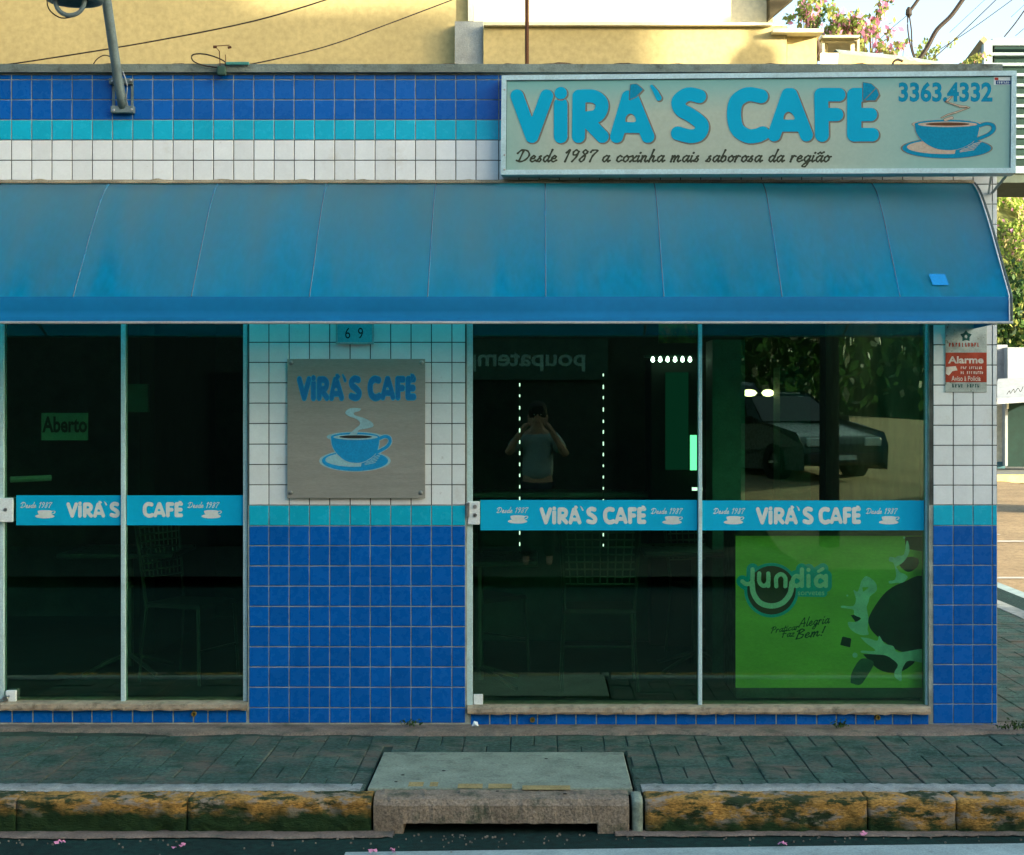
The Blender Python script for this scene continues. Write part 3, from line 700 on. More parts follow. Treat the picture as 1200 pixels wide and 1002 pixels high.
# shopfronts
GY = .06
def zz(py, y=GY): return P(0, py, y).z
def xx(px, y=GY): return P(px, 0, y).x
def shopfront(mulls, top, bottom, bands, panes, lockargs):
    """mulls: photo x ranges of the uprights"""
    zt, zb = 2.47, zz(bottom); a, b = xx(mulls[0][0]), xx(mulls[-1][1])
    fr = MB().box(a, b, GY - .032, GY + .032, zt, zt + .06).build('shopfront_frame', m_alu, cafe)
    for p, q in mulls: MB().bbox(xx(p), xx(q), GY - .03, GY + .03, zb + .001, zt, .002).build('upright', m_alu, fr)
    MB().box(a + .002, b - .002, GY - .02, GY + .02, zb - .012, zb + .0005).build('bottom_track', m_alud, fr)
    for a, b in panes:
        MB().box(xx(a), xx(b), GY - .004, GY + .004, zb + .002, zt - .002).build('glass_pane', m_glass, fr)
    return fr
mb = MB()
frL = shopfront([(0.5, 6), (143.2, 148), (286, 291)], 0, 822, None, [(6.2, 143.2), (148.2, 286)], None)
frL2 = shopfront([(-270, -262), (-8, -4)], 0, 822, None, [(-262, -8)], None)
frR = shopfront([(547.5, 554), (817.8, 822.2), (1083.5, 1088.3)], 0, 826, None, [(554.2, 817.8), (822.4, 1083.5)], None)
m_band = M('turquoise_vinyl', (.001, .36, .58), .6, spec=.1, var=.05, fine=.03)
m_bandt = M('pale_vinyl_print', (.52, .60, .56), .5, var=.08, fine=.05)
bp = Plane((0, GY - .006, 0), (1, 0, 0))
def band(fr, x0, x1, y0, y1, w1=None, w2=None, small=()):
    mb = MB(); a, b = P(x0, y1, GY - .006), P(x1, y0, GY - .006)
    mb.box(a.x, b.x, GY - .0058, GY - .0046, a.z, b.z, 0)
    for W, B, src, bx in ((U(WORD1, _A1acc), WB1, (597, 831, 97, 169), w1), (U(WORD2, _Eacc), WB2, (851, 1030.5, 96, 169), w2)):
        if bx is None: continue
        tx = lambda x, y, src=src, bx=bx: (bx[0] + (x - src[0]) * (bx[1] - bx[0]) / (src[1] - src[0]), bx[2] + (y - src[2]) * (bx[3] - bx[2]) / (src[3] - src[2]))
        shape(mb, W, B, 1.6, bp, .0, .0008, 1, tx)
    for sx, sy, cx0 in small:
        script_into(mb, 'Desde 1987', bp, sx, sx + 36, sy, 3.2, 0., 1, .12)
        tx = lambda x, y, cx0=cx0, sy=sy: (cx0 + (x - 75) * 23 / 875, sy + 3 + (y - 420) * 9.5 / 490)
        cup(mb, bp, tx, -.0008, None, 1, None, None, steam=False, st=20)
    return mb.build('vinyl_band', [m_band, m_bandt], fr)
band(frL, 19, 142.6, 580.5, 615.5, (77.5, 140.5, 586.5, 607), None, [(24, 595, 41)])
band(frL, 148.6, 285.6, 580.5, 615.5, None, (167, 214.6, 586.5, 607), [(220, 595, 236)])
band(frR, 563, 817.2, 586, 621.5, (632, 700, 592, 615), (706.5, 757.5, 592, 615), [(582, 601, 595), (763, 602, 776)])
band(frR, 822.8, 1083, 586.5, 621.5, (885.5, 953.5, 592, 615), (959, 1009, 592, 615), [(836, 602, 848), (1015, 602, 1030)])
def plate(name, x0, x1, y0, y1, mat, fr, k0=.012, k1=.03, b=.004):
    a, c = P(x0, y1, GY), P(x1, y0, GY)
    return MB().bbox(a.x, c.x, GY - k1, GY - k0, a.z, c.z, b).build(name, mat, fr)
lk = plate('door_lock', 1, 18.5, 583, 611, m_pvc, frL, .034, .06)
c = P(10.5, 596.5, GY); MB().lathe((c.x, GY - .058, c.z), [(.010, 0), (.010, .006), (.003, .006)], 12, axis='y').build('keyhole', m_steel, frL)
plate('bottom_lock', 9, 21, 808, 821, m_pvc, frL, .012, .04)
c = P(11, 816, GY); MB().lathe((c.x, GY - .055, c.z), [(.014, 0), (.018, .01), (.012, .02)], 9, axis='y').tube([(c.x - .03, GY - .06, c.z - .01), (c.x + .02, GY - .065, c.z + .012)], .006).build('padlock', m_steel, frL)
lk = plate('door_lock', 548.5, 562.5, 587, 614, m_pvc, frR, .034, .06)
for py in (593, 603):
    c = P(557, py, GY); MB().lathe((c.x, GY - .058, c.z), [(.012, 0), (.011, .008), (.004, .008)], 12, axis='y').build('keyhole', m_steel, frR)
plate('hasp', 546.5, 551, 588, 605, m_steel, frR, .05, .075, .003)
plate('corner_patch', 555, 566, 813, 825.5, m_pvc, frR, .006, .016, .003)

# ------------------------------------------------------------------ awning
m_awn = M('blue_awning_fabric', (.001, .27, .54), .66, var=.14, scale=2.6, fine=.26, dirt=((.05, .235, .40), .35, .75, 1.6, .7), stretch=(1.0, .35, .35), bump=.12, bscale=160, tr=((.0, .85, .98), .60), spec=.1)
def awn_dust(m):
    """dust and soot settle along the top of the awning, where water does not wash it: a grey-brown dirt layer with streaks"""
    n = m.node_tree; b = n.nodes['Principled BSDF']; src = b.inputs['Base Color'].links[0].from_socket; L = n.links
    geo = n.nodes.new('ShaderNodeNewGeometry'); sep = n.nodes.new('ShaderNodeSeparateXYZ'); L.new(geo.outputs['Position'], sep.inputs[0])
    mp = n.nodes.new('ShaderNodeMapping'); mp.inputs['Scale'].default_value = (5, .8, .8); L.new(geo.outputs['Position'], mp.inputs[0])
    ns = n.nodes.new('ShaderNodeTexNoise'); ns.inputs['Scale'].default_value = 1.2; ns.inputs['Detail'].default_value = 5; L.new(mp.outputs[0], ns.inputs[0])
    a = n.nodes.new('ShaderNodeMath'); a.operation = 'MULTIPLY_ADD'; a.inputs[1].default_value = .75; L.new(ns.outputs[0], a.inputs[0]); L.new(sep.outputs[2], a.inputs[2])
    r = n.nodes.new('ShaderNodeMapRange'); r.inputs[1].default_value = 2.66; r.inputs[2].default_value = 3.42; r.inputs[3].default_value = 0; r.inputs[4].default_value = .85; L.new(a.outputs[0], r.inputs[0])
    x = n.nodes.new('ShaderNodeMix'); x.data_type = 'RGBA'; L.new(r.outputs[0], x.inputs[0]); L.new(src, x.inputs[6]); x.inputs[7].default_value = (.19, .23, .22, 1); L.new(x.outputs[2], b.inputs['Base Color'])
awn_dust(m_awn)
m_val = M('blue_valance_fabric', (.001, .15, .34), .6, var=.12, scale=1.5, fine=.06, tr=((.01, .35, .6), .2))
m_seam = M('rubbed_seam', (.02, .20, .34), .8, var=.4, scale=9, dirt=((.07, .17, .22), .36, .52, 5, 1.0), spec=.05)
aw = thing('awning', 'long faded blue fabric awning with a straight valance over the café front', 'awning', (0, 0, 2.95))
AX0, AX1 = -5.2, 2.372
prof = [(0.0, 2.955), (.12, 2.895), (.25, 2.785), (.38, 2.655), (.50, 2.52), (.60, 2.41), (.67, 2.335), (.712, 2.285)]
pp = smooth_pts(prof, 3)
def awn_y(u): return pp[u]
seams = [1.82 - .593 * k for k in range(12)]
nxw = 380; vs = []
def awn_pt(x, j):
    p, z = pp[j]; s = j / (len(pp) - 1); t = ((x - 1.82) / .593) % 1.0
    sag = .007 * math.sin(PI * t) * math.sin(PI * s) + .004 * math.sin(x * 5.3 + s * 4) * math.sin(PI * s) + .006 * mnoise.fractal(Vector((x * 2.2 + s * 1.5, s * 1.2, 3)), 1, 2, 4) * max(0, math.sin(PI * s)) ** .5
    return Vector((x, -(p - sag * .7), z - sag * .7))
for i in range(nxw + 1):
    for j in range(len(pp)): vs.append(awn_pt(AX0 + (AX1 - AX0) * i / nxw, j))
N = len(pp)
mb = MB(); mb.add(vs, [(i * N + k, i * N + k + 1, (i + 1) * N + k + 1, (i + 1) * N + k) for i in range(nxw) for k in range(N - 1)])
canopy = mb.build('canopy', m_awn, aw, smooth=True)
for sx in seams:
    mb = MB(); vs = []
    for j in range(len(pp)):
        q0 = awn_pt(sx, j); vs += [q0 + Vector((-.0015, -.003, .0015)), q0 + Vector((.0015, -.003, .0015)), q0 + Vector((-.005, .003, -.003)), q0 + Vector((.005, .003, -.003))]
    n4 = len(pp); fs = []
    for j in range(n4 - 1):
        a = 4 * j; fs += [(a, a + 4, a + 5, a + 1), (a + 2, a + 6, a + 4, a), (a + 1, a + 5, a + 7, a + 3)]
    mb.add(vs, fs); mb.build('seam', m_seam, canopy)
# valance with a hem
vs = []; nv = 300
for i in range(nv + 1):
    x = AX0 + (AX1 - AX0) * i / nv; wv = .0035 * math.sin(x * 2.3) + .0015 * math.sin(x * 9)
    for z, o in ((2.287, 0), (2.275, .004), (2.22, .002 + wv), (2.185, .003 + wv), (2.183, .006 + wv), (2.160, .005)): vs.append((x, -.712 - o, z))
mb = MB(); mb.add(vs, [(i * 6 + k, i * 6 + k + 1, (i + 1) * 6 + k + 1, (i + 1) * 6 + k) for i in range(nv) for k in range(5)])
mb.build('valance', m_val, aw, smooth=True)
mb = MB(); mb.bbox(AX0, AX1 + .012, -.728, -.700, 2.150, 2.163, .003); mb.build('front_rail', m_alud, aw)
mb = MB(); mb.tube([(AX1 + .006, -p, z + .002) for p, z in pp] + [(AX1 + .006, -.716, 2.16)], .0075, 6); mb.build('end_tube', M('dark_end_tube', (.06, .09, .09), .5), aw)
mb = MB(); mb.tube([(AX1 - .006, -p - .004, z + .004) for p, z in pp] + [(AX1 - .006, -.722, 2.165)], .0035, 6); mb.build('piping', m_pvc, aw)
mb = MB(); mb.add([(AX1 + .002, -.004, 2.16)] + [(AX1 + .002, -p, z) for p, z in pp] + [(AX1 + .002, -.712, 2.165)], [tuple(range(len(pp) + 2))]); mb.build('end_panel', M('end_panel_fabric', (.004, .10, .20), .7), aw)
for sx in seams[::2]:
    MB().tube([(sx, -.004, 2.3), (sx, -.45, 2.25), (sx, -.705, 2.17)], .009, 6).build('support_arm', m_alud, aw)
mb = MB(); vs = []
for i in range(501):
    x = AX0 + (AX1 - AX0) * i / 500; h_ = 2.968 + .010 * max(0, mnoise.fractal(Vector((x * 9, 0, 0)), 1, 2, 4)) + .006 * max(0, mnoise.noise(Vector((x * 2, 4, 0))))
    vs += [(x, -.004, h_ + .003), (x, -.012, h_), (x, -.03, 2.957), (x, -.03, 2.95)]
mb.add(vs, [(4 * i + k, 4 * i + 1 + k, 4 * i + 5 + k, 4 * i + 4 + k) for i in range(500) for k in range(3)]); mb.build('mortar_fillet', M('stained_mortar', (.22, .20, .13), .95, var=.4, scale=8, fine=.4), aw)
# a small repair patch near the right end
q = [(1088, 322), (1107, 322), (1112, 335), (1093, 335)]
pl2 = Plane((0, -.645, 2.36), (1, 0, 0), (0, .66, .75))
mb = MB(); vv = [pl2.w(*pl2.px(*c_), .006) for c_ in q]; mb.sheet(vv); mb.build('repair_patch', M('patch', (.008, .24, .55), .5, var=.05), aw)

# ------------------------------------------------------------------ big signboard
sA = Vector((-.198, -.10, 2.985)); sB = Vector((2.500, -.36, 2.957))
sp_ = Plane(sA, sB - sA); SL = (sB - sA).length; SH = .535
sign = thing('signboard', 'long pale aluminium framed signboard with the café name, phone number and a coffee cup', 'sign', tuple(sA))
def pbox(mb, plane, u0, u1, v0, v1, k0, k1, m=0, b=None):
    vs = [plane.w(u, v, k) for v in (v0, v1) for k in (k0, k1) for u in (u0, u1)]
    mb.add(vs, [(0, 2, 3, 1), (4, 5, 7, 6), (0, 1, 5, 4), (2, 6, 7, 3), (0, 4, 6, 2), (1, 3, 7, 5)], m)
fwid = .026
mb = MB()
pbox(mb, sp_, 0, SL, SH - fwid, SH, -.12, .010); pbox(mb, sp_, 0, SL, 0, fwid, -.12, .010)
pbox(mb, sp_, 0, fwid, fwid + .0005, SH - fwid - .0005, -.12, .010); pbox(mb, sp_, SL - fwid, SL, fwid + .0005, SH - fwid - .0005, -.12, .010)
mb.build('frame', m_alu, sign)
mb = MB(); pbox(mb, sp_, fwid * .5, SL - fwid * .5, fwid * .5, SH - fwid * .5, -.118, -.112); mb.build('back_panel', m_alud, sign)
mb = MB(); pbox(mb, sp_, fwid - .004, fwid + .004, fwid, SH - fwid, .0, .004); pbox(mb, sp_, SL - fwid - .004, SL - fwid + .004, fwid, SH - fwid, .0, .004)
pbox(mb, sp_, fwid + .004, SL - fwid - .004, SH - fwid - .004, SH - fwid + .004, 0, .0042); mb.build('gasket', M('gasket', (.08, .16, .16), .7), sign)
# printed panel: teal at the rim fading to sand in the middle (print)
m_face = M('sign_print', (.36, .43, .33), .45, var=.05, scale=3, fine=.05, dirt=((.30, .36, .28), .5, .8, 5, .5))
def face_print(m):
    n = m.node_tree; b = n.nodes['Principled BSDF']; src = b.inputs['Base Color'].links[0].from_socket; L = n.links
    geo = n.nodes.new('ShaderNodeNewGeometry'); sep = n.nodes.new('ShaderNodeSeparateXYZ'); L.new(geo.outputs['Position'], sep.inputs[0])
    def mr(s, a, b_, c, d):
        r = n.nodes.new('ShaderNodeMapRange'); r.inputs[1].default_value = a; r.inputs[2].default_value = b_; r.inputs[3].default_value = c; r.inputs[4].default_value = d; L.new(s, r.inputs[0]); return r.outputs[0]
    def mx(a, b_):
        r = n.nodes.new('ShaderNodeMath'); r.operation = 'MAXIMUM'; L.new(a, r.inputs[0]); L.new(b_, r.inputs[1]); return r.outputs[0]
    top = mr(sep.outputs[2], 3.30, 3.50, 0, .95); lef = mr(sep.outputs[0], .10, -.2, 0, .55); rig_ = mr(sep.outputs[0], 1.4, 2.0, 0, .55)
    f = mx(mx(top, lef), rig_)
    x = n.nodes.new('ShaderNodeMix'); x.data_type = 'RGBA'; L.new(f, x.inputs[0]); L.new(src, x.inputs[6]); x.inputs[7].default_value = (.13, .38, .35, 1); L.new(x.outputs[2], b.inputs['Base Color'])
face_print(m_face)
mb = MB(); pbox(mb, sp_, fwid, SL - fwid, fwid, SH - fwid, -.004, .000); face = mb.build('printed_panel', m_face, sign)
m_let = M('turquoise_print', (.001, .33, .50), .6, spec=.1, var=.04, fine=.02)
m_lsh = M('brown_letter_edge', (.16, .15, .11), .6, var=.1)
m_dkt = M('deep_turquoise_print', (.002, .21, .33), .6, spec=.1, var=.05)
m_cof = M('coffee_print', (.09, .035, .012), .6, var=.2)
m_beige = M('beige_print', (.42, .36, .26), .6, var=.1)
m_scr = M('olive_black_print', (.035, .045, .025), .6, var=.1)
mb = MB()
wordmark(mb, sp_, (597, 831, 97, 169), (851, 1030.5, 96, 169), .0004, 0, 1, .7, .7, (1.3, .9))
shape(mb, OFF(_A1acc, .5), WB1, .6, sp_, .0022, .0026, 1); shape(mb, _A1acc, WB1, .6, sp_, .0026, .003, 2)
shape(mb, OFF(U(_Eacc), .5), WB2, .6, sp_, .0022, .0026, 1); shape(mb, _Eacc, WB2, .6, sp_, .0026, .003, 2)
mb.build('cafe_name', [m_let, m_lsh, m_dkt], face)
slogan_words('Desde 1987 a coxinha mais saborosa da região', sp_, 605, 973, 189.5, 7.0, .0004, .15, m_scr, face)
mb = MB(); text_into(mb, '3363.4332', sp_, 1053, 96, 1163, 119.5, .0008, 0, .035); mb.build('phone_number', m_dkt, face)
mb = MB(); tx = lambda x, y: (1040 + (130 + (x - 75) * 815 / 875) / 7.742, 90 + (425 + (y - 460) * (317 / 455)) / 7.742)
cup(mb, sp_, tx, .0004, 3, 0, 1, 2, 5, 9, False)
stm = U(stroke([(460, 385), (520, 345), (600, 315), (735, 250), (620, 225), (500, 175)], [4, 7, 8, 3, 8, 3]), stroke([(520, 160), (560, 110)], [12, 4]), stroke([(640, 240), (700, 240)], 9), stroke([(560, 385), (500, 410)], 16))
shape(mb, OFF(stm, 4), (380, 60, 800, 470), 6, sp_, .003, .0033, 4, tx); shape(mb, stm, (380, 60, 800, 470), 6, sp_, .0033, .0036, 1, tx)
mb.build('cup_emblem', [m_dkt, m_beige, m_cof, m_lsh, m_cof], face)
mb = MB()
def prect(mb, plane, x0, x1, y0, y1, k0, k1, m): 
    L = [plane.px(x0, y1), plane.px(x1, y1), plane.px(x1, y0), plane.px(x0, y0)]; fill_into(mb, [L], plane, k0, k1, m)
prect(mb, sp_, 1164.5, 1184, 90, 99.5, .001, .0016, 0); prect(mb, sp_, 1167, 1184, 94.5, 99, .0016, .0019, 1)
prect(mb, sp_, 1165.5, 1170, 91, 94, .0016, .0019, 2); worn_marks(mb, sp_, 1169, 1183, 95.4, 98.2, .0022, 0)
mb.build('maker_sticker', [m_bandt, M('navy_print', (.01, .05, .16), .5), M('red_print', (.35, .04, .02), .5)], face)
for px, py in ((591.5, 105.5), (591.5, 182), (591.5, 199)):
    u, v = sp_.px(px, py); c = sp_.w(u, v, .011); MB().lathe(tuple(c), [(.006, 0), (.005, .003), (.002, .004)], 8, axis='y').build('rivet', m_steel, sign)
mb = MB()
for u in (.5, 1.4): 
    c = sp_.w(u, .05, -.12); mb.box(c.x - .012, c.x + .012, c.y, -.0, c.z - .012, c.z + .012)
c = sp_.w(SL - .02, .01, -.12); mb.tube([tuple(c), (TX - .03, -.008, 2.90)], .008, 6); mb.tube([(TX - .05, -.008, 2.9), tuple(sp_.w(SL - .1, .02, -.12))], .006, 6)
mb.build('wall_bracket', m_alud, sign)

# ------------------------------------------------------------------ metal plaque
m_plq = M('brushed_metal_plaque', (.29, .30, .255), .42, .45, var=.06, scale=3, fine=.10, stretch=(1, 1, 8))
pq = thing('wall_plaque', 'square grey metal plaque with café name and cup bolted to the tiled pillar', 'sign', tuple(P(417, 583)))
qp = Plane((0, -.031, 0), (1, 0, 0))
a, b = P(336.5, 584, -.03), P(498.3, 420.5, -.03)
mb = MB().bbox(a.x, b.x, -.030, -.024, a.z, b.z, .0015); plate_ = mb.build('plate', m_plq, pq)
m_pl1 = M('plaque_blue', (.004, .16, .36), .5, var=.08); m_pl2 = M('plaque_light_blue', (.03, .32, .45), .5, var=.06); m_pl3 = M('plaque_pale_blue', (.22, .42, .45), .5, var=.06)
mb = MB(); wordmark(mb, qp, (348, 423.5, 438, 470), (431, 487.5, 438, 470), 0, 0, 1, 2.2, 1.2)
mb.build('cafe_name', [m_pl1, m_pl2], plate_)
mb = MB(); cup(mb, qp, lambda x, y: (370 + x / 11.13, 470 + y / 11.13), 0, 1, 0, 1, 2, 10, 9, True, 3)
mb.build('cup_emblem', [M('plaque_cup_blue', (.004, .23, .46), .5, var=.06), m_pl3, m_black, M('steam_blue', (.24, .42, .45), .5)], plate_)
for px, py in ((341, 425), (494, 425), (340.5, 577.5), (493, 577.5)):
    c = P(px, py, -.031); MB().lathe(tuple(c), [(.013, -.003), (.012, .001), (.008, .006), (.002, .007)], 12, axis='y').build('bolt', m_steel, pq)
    MB().tube([(c.x, -.023, c.z), (c.x, -.006, c.z)], .007, 8).build('spacer', m_steel, pq)
# house number
hn = thing('house_number', 'small aluminium house number plate half hidden under the awning', 'number plate', tuple(P(415, 403)))
a, b = P(393.5, 402.5, -.02), P(438, 372, -.02)
mb = MB().bbox(a.x, b.x, -.018, -.0065, a.z, b.z, .002); mb.build('plate', M('number_plate_enamel', (.10, .38, .42), .5, var=.1), hn)
mb = MB(); 
for (x0, x1, y0, y1) in ((393.5, 438, 401, 403.5), (393.5, 395.5, 374, 401), (436, 438, 374, 401)):
    a, b = P(x0, y1, -.02), P(x1, y0, -.02); mb.box(a.x, b.x, -.024, -.0182, a.z, b.z)
mb.build('frame', m_alud, hn)
np_ = Plane((0, -.0185, 0), (1, 0, 0)); mb = MB()
text_into(mb, '6', np_, 404.5, 384, 410.5, 396.8, .001); text_into(mb, '9', np_, 419.5, 384, 425.5, 396.8, .001); mb.build('digits', m_black, hn)
# alarm sign
al = thing('alarm_sign', 'worn metal alarm warning sign with red field on the right tiled pillar', 'sign', tuple(P(1132, 460)))
a, b = P(1107.5, 459.5, -.008), P(1156.5, 378, -.008)
mb = MB().bbox(a.x, b.x, -.0085, -.0062, a.z, b.z, .001); apl = mb.build('plate', M('scuffed_tin', (.30, .36, .33), .32, .6, var=.35, scale=11, dirt=((.45, .40, .25), .6, .75, 20, .6)), al)
ap_ = Plane((0, -.0088, 0), (1, 0, 0)); mb = MB()
prect(mb, ap_, 1108, 1156.3, 413.2, 448, 0, .0005, 0)
text_into(mb, 'Alarme', ap_, 1111, 417.5, 1152.5, 426, .0009, 1, .03)
worn_marks(mb, ap_, 1126, 1152, 429.4, 432.6, .0009, 1, (3,)); worn_marks(mb, ap_, 1126, 1152, 435, 438.4, .0009, 1, (2,))
shape(mb, poly([(1109, 430), (1120, 429), (1122, 434), (1116, 435), (1112, 440), (1108.5, 438)]), (1105, 425, 1125, 445), .5, ap_, .0005, .0009, 1)
text_into(mb, 'Aviso à Polícia', ap_, 1115, 440.5, 1149, 446.5, .0009, 1, .01)
st = [(1132 + 7.2 * math.sin(k * PI / 5) * (1 if k % 2 == 0 else .62), 394 - 7.2 * math.cos(k * PI / 5) * (1 if k % 2 == 0 else .62)) for k in range(10)]
shape(mb, SUB(poly(st), ell(1132, 394.5, 1.6, 2.2)), (1120, 382, 1145, 405), .5, ap_, 0, .0006, 2)
worn_marks(mb, ap_, 1112, 1150, 401.5, 406.5, .0006, 0)
worn_marks(mb, ap_, 1116, 1148, 450, 454.2, .0006, 2, (4,))
mb.build('sign_print', [M('sign_red', (.30, .042, .018), .5, var=.35, scale=12), M('sign_white', (.55, .50, .42), .5, var=.3, scale=18), M('sign_green_black', (.004, .06, .05), .5)], al)

# ------------------------------------------------------------------ bracket arm with lamp and its cable
m_tube = M('grey_painted_steel', (.12, .17, .17), .55, .2, var=.2, scale=7, dirt=((.03, .06, .04), .55, .75, 12, .7))
lb = thing('floodlight_arm', 'grey steel arm bolted to the parapet and leaning forward under a round lamp', 'lamp', tuple(P(143, 128)))
def pxy(px, py, y): return P(px, py, y)
armp = [pxy(144, 126, -.03), pxy(142, 112, -.06), pxy(138, 92, -.09), pxy(132, 50, -.16), pxy(124, -5, -.24), pxy(121, -28, -.27)]
MB().tube(armp, [.026] * 6, 12).build('arm', m_tube, lb, smooth=True)
mb = MB(); a, b = P(131, 133, -.02), P(158, 125, -.02); mb.bbox(a.x, b.x, -.05, -.006, a.z, b.z, .003)
a, b = P(128, 99, -.02), P(156, 92, -.02); mb.bbox(a.x, b.x, -.03, -.006, a.z, b.z, .003); a, b = P(131, 125, -.02), P(134, 99, -.02); mb.box(a.x, b.x, -.012, -.0065, a.z, b.z)
a, b = P(153, 125, -.02), P(156, 99, -.02); mb.box(a.x, b.x, -.012, -.0065, a.z, b.z); mb.build('wall_plate', m_tube, lb)
for px, py in ((133, 96), (154, 95), (155, 129), (134, 130)):
    c = P(px, py, -.03); MB().lathe(tuple(c), [(.008, 0), (.008, .02), (.003, .022)], 7, axis='y').build('bolt', m_steel, lb)
c = P(88, -8, -.42)
MB().lathe((c.x, c.y, c.z - .03), [(.05, .16), (.11, .12), (.145, .05), (.15, .02), (.14, -.015), (.10, -.018), (.095, .01)], 24).build('lamp_head', m_tube, lb, smooth=True)
rg = [(c.x - .01 + .075 * math.cos(t), c.y - .06, c.z - .055 + .075 * math.sin(t)) for t in np.linspace(0, 2 * PI, 25)]
MB().tube(rg, .012, 8).build('ring_handle', m_tube, lb)
MB().tube([pxy(124, -5, -.24), pxy(112, -4, -.33), tuple(c)], .018, 8).build('neck', m_tube, lb)
MB().tube(smooth_pts([tuple(pxy(55, -10, -.4)), tuple(pxy(57, 10, -.4)), tuple(pxy(72, 21, -.38)), tuple(pxy(90, 17, -.38)), tuple(pxy(101, 5, -.38)), tuple(pxy(104, -8, -.38))]), .0035, 6).build('cable_loop', m_wire, lb)
MB().tube(smooth_pts([tuple(pxy(144, 84, -.05)), tuple(pxy(149, 100, -.08)), tuple(pxy(148, 115, -.06)), tuple(pxy(150, 124, -.03))]), .003, 6).build('feed_cable', m_alud, lb)
# ------------------------------------------------------------------ wires
def wire(label, pts, r=.006, cat='cable', group=None, mat=m_wire, name='overhead_cable'):
    q = smooth_pts([tuple(p) for p in pts], 8); c0 = Vector(q[0])
    return tag(MB().tube(q, r, 6).build(name, mat, None, loc=tuple(c0)), label, cat, group)
wire('thin cable rising across the yellow wall from the left edge past the lamp arm', [P(-30, 79, 1.2), P(20, 74, 1.2), P(170, 50, 1.2), P(300, 24, 1.2), P(400, -6, 1.2)], .0045)
wire('thin cable rising to the right from the cable clip before the yellow wall', [P(268, 76, .5), P(300, 74, .6), P(380, 55, .9), P(450, 30, 1.2), P(540, -4, 1.6)], .004)
wire('short black cable hoop behind the foot of the lamp arm', [P(108, 78, .1), P(113, 70, .1), P(121, 65, .1), P(128, 66, .08), P(132, 70, .05)], .003)
cc = thing('cable_clip', 'dark cable clamp with coiled wire hooked over the coping of the tiled parapet', 'cable clamp', tuple(P(262, 90)))
MB().bbox(P(257, 0).x, P(267, 0).x, -.07, -.036, P(0, 91).z, P(0, 80).z, .008).build('clamp', M('oxidised_clamp', (.03, .07, .05), .7), cc)
MB().bbox(P(267, 0).x, P(294, 0).x, -.06, -.045, P(0, 78.5).z, P(0, 75).z, .003).build('handle', M('green_handle', (.05, .22, .18), .6), cc)
MB().tube(smooth_pts([tuple(P(x, y, -.05)) for x, y in ((262, 82), (264, 73), (250, 66), (235, 63), (225, 65), (227, 72), (240, 77), (256, 79))]), .004, 6).build('wire_coil', m_wire, cc)
MB().tube([P(258, 80, -.04), P(257, 60, -.04), P(252, 54, -.04), P(269, 53, -.04)], .0028, 5).tube([P(265, 80, -.04), P(264, 64, -.04)], .0025, 5).tube([P(250, 55, -.04), P(254, 55, -.04)], .008, 6).tube([P(267, 56, -.04), P(271, 55, -.04)], .007, 6).build('hook', m_rust, cc)

# ------------------------------------------------------------------ freezer with printed side behind the right pane
FY = .16
fz = thing('ice_cream_freezer', 'green printed ice cream freezer standing behind the right-hand window pane', 'freezer', (1.7, FY, .1))
a, b = P(862, 806, FY), P(1083, 628, FY)
MB().bbox(a.x, b.x + .06, FY + .003, FY + .6, a.z - .06, b.z + .06, .01).build('cabinet', M('freezer_body', (.08, .10, .08), .5), fz)
fpn = Plane((0, FY, 0), (1, 0, 0))
m_grn = M('green_print', (.46, .64, .11), .6, var=.15, scale=2.2, fine=.08, stretch=(1, 1, 3))
mb = MB(); prect(mb, fpn, 862, 1082.5, 628, 806, -.002, 0, 0); panel = mb.build('printed_panel', m_grn, fz)
def J(*p): return [(850 + x / 4.772, 620 + y / 4.772) for x, y in p]
rj = 11.5 / 4.772
letters = U(stroke(smooth_pts(J((95, 292), (118, 308), (150, 292), (152, 225))), rj), stroke(J((152, 225), (150, 320)), rj),
            stroke(smooth_pts(J((150, 300), (158, 360), (195, 412), (258, 430), (320, 412), (362, 360), (372, 300))), 15 / 4.772),
            stroke(smooth_pts(J((190, 248), (190, 295), (215, 318), (240, 295), (240, 248))), rj), stroke(J((240, 248), (240, 318)), rj),
            stroke(smooth_pts(J((285, 320), (285, 272), (310, 252), (335, 272), (335, 320))), rj),
            stroke(smooth_pts(J((422, 275), (398, 262), (378, 280), (380, 308), (400, 318), (422, 305))), rj), stroke(J((428, 225), (428, 318)), rj),
            stroke(J((465, 262), (465, 318)), rj), stroke(J((465, 228)), rj),
            stroke(smooth_pts(J((555, 275), (530, 262), (508, 280), (510, 308), (530, 318), (555, 305))), rj), stroke(J((562, 262), (562, 318)), rj), stroke(J((522, 236), (545, 222)), rj * .8))
disc = stroke(J((258, 342)), 136 / 4.772)
halo = U(OFF(letters, 4.6), OFF(disc, 3.5), stroke(J((420, 358), (550, 360)), 20 / 4.772))
jb = (860, 655, 985, 730); mb = MB()
shape(mb, halo, jb, .9, fpn, 0, .0006, 0); shape(mb, disc, jb, .8, fpn, .0006, .001, 1); shape(mb, letters, jb, .6, fpn, .001, .0014, 2)
text_into(mb, 'sorvetes', fpn, 935, 692.5, 966, 697.5, .001, 2)
mb.build('brand_mark', [M('halo_turquoise', (.02, .52, .66), .5, var=.05), M('brown_disc', (.10, .06, .035), .5, var=.1), M('mint_print', (.9, .92, .88), .5, var=.03)], panel)
mb = MB()
script_into(mb, 'Praticar', fpn, 903, 936, 742, 3.6, 0, 0, .13, .14); script_into(mb, 'Alegria', fpn, 936, 972, 735, 5.2, 0, 0, .12, .14)
script_into(mb, 'Faz', fpn, 916, 931, 747, 4, 0, 0, .13, .1); script_into(mb, 'Bem!', fpn, 932, 966, 749, 5.5, 0, 0, .12, .14)
mb.build('slogan', M('slogan_green', (.012, .08, .015), .5), panel)
mb = MB(); eb = (960, 628, 1082.5, 806)
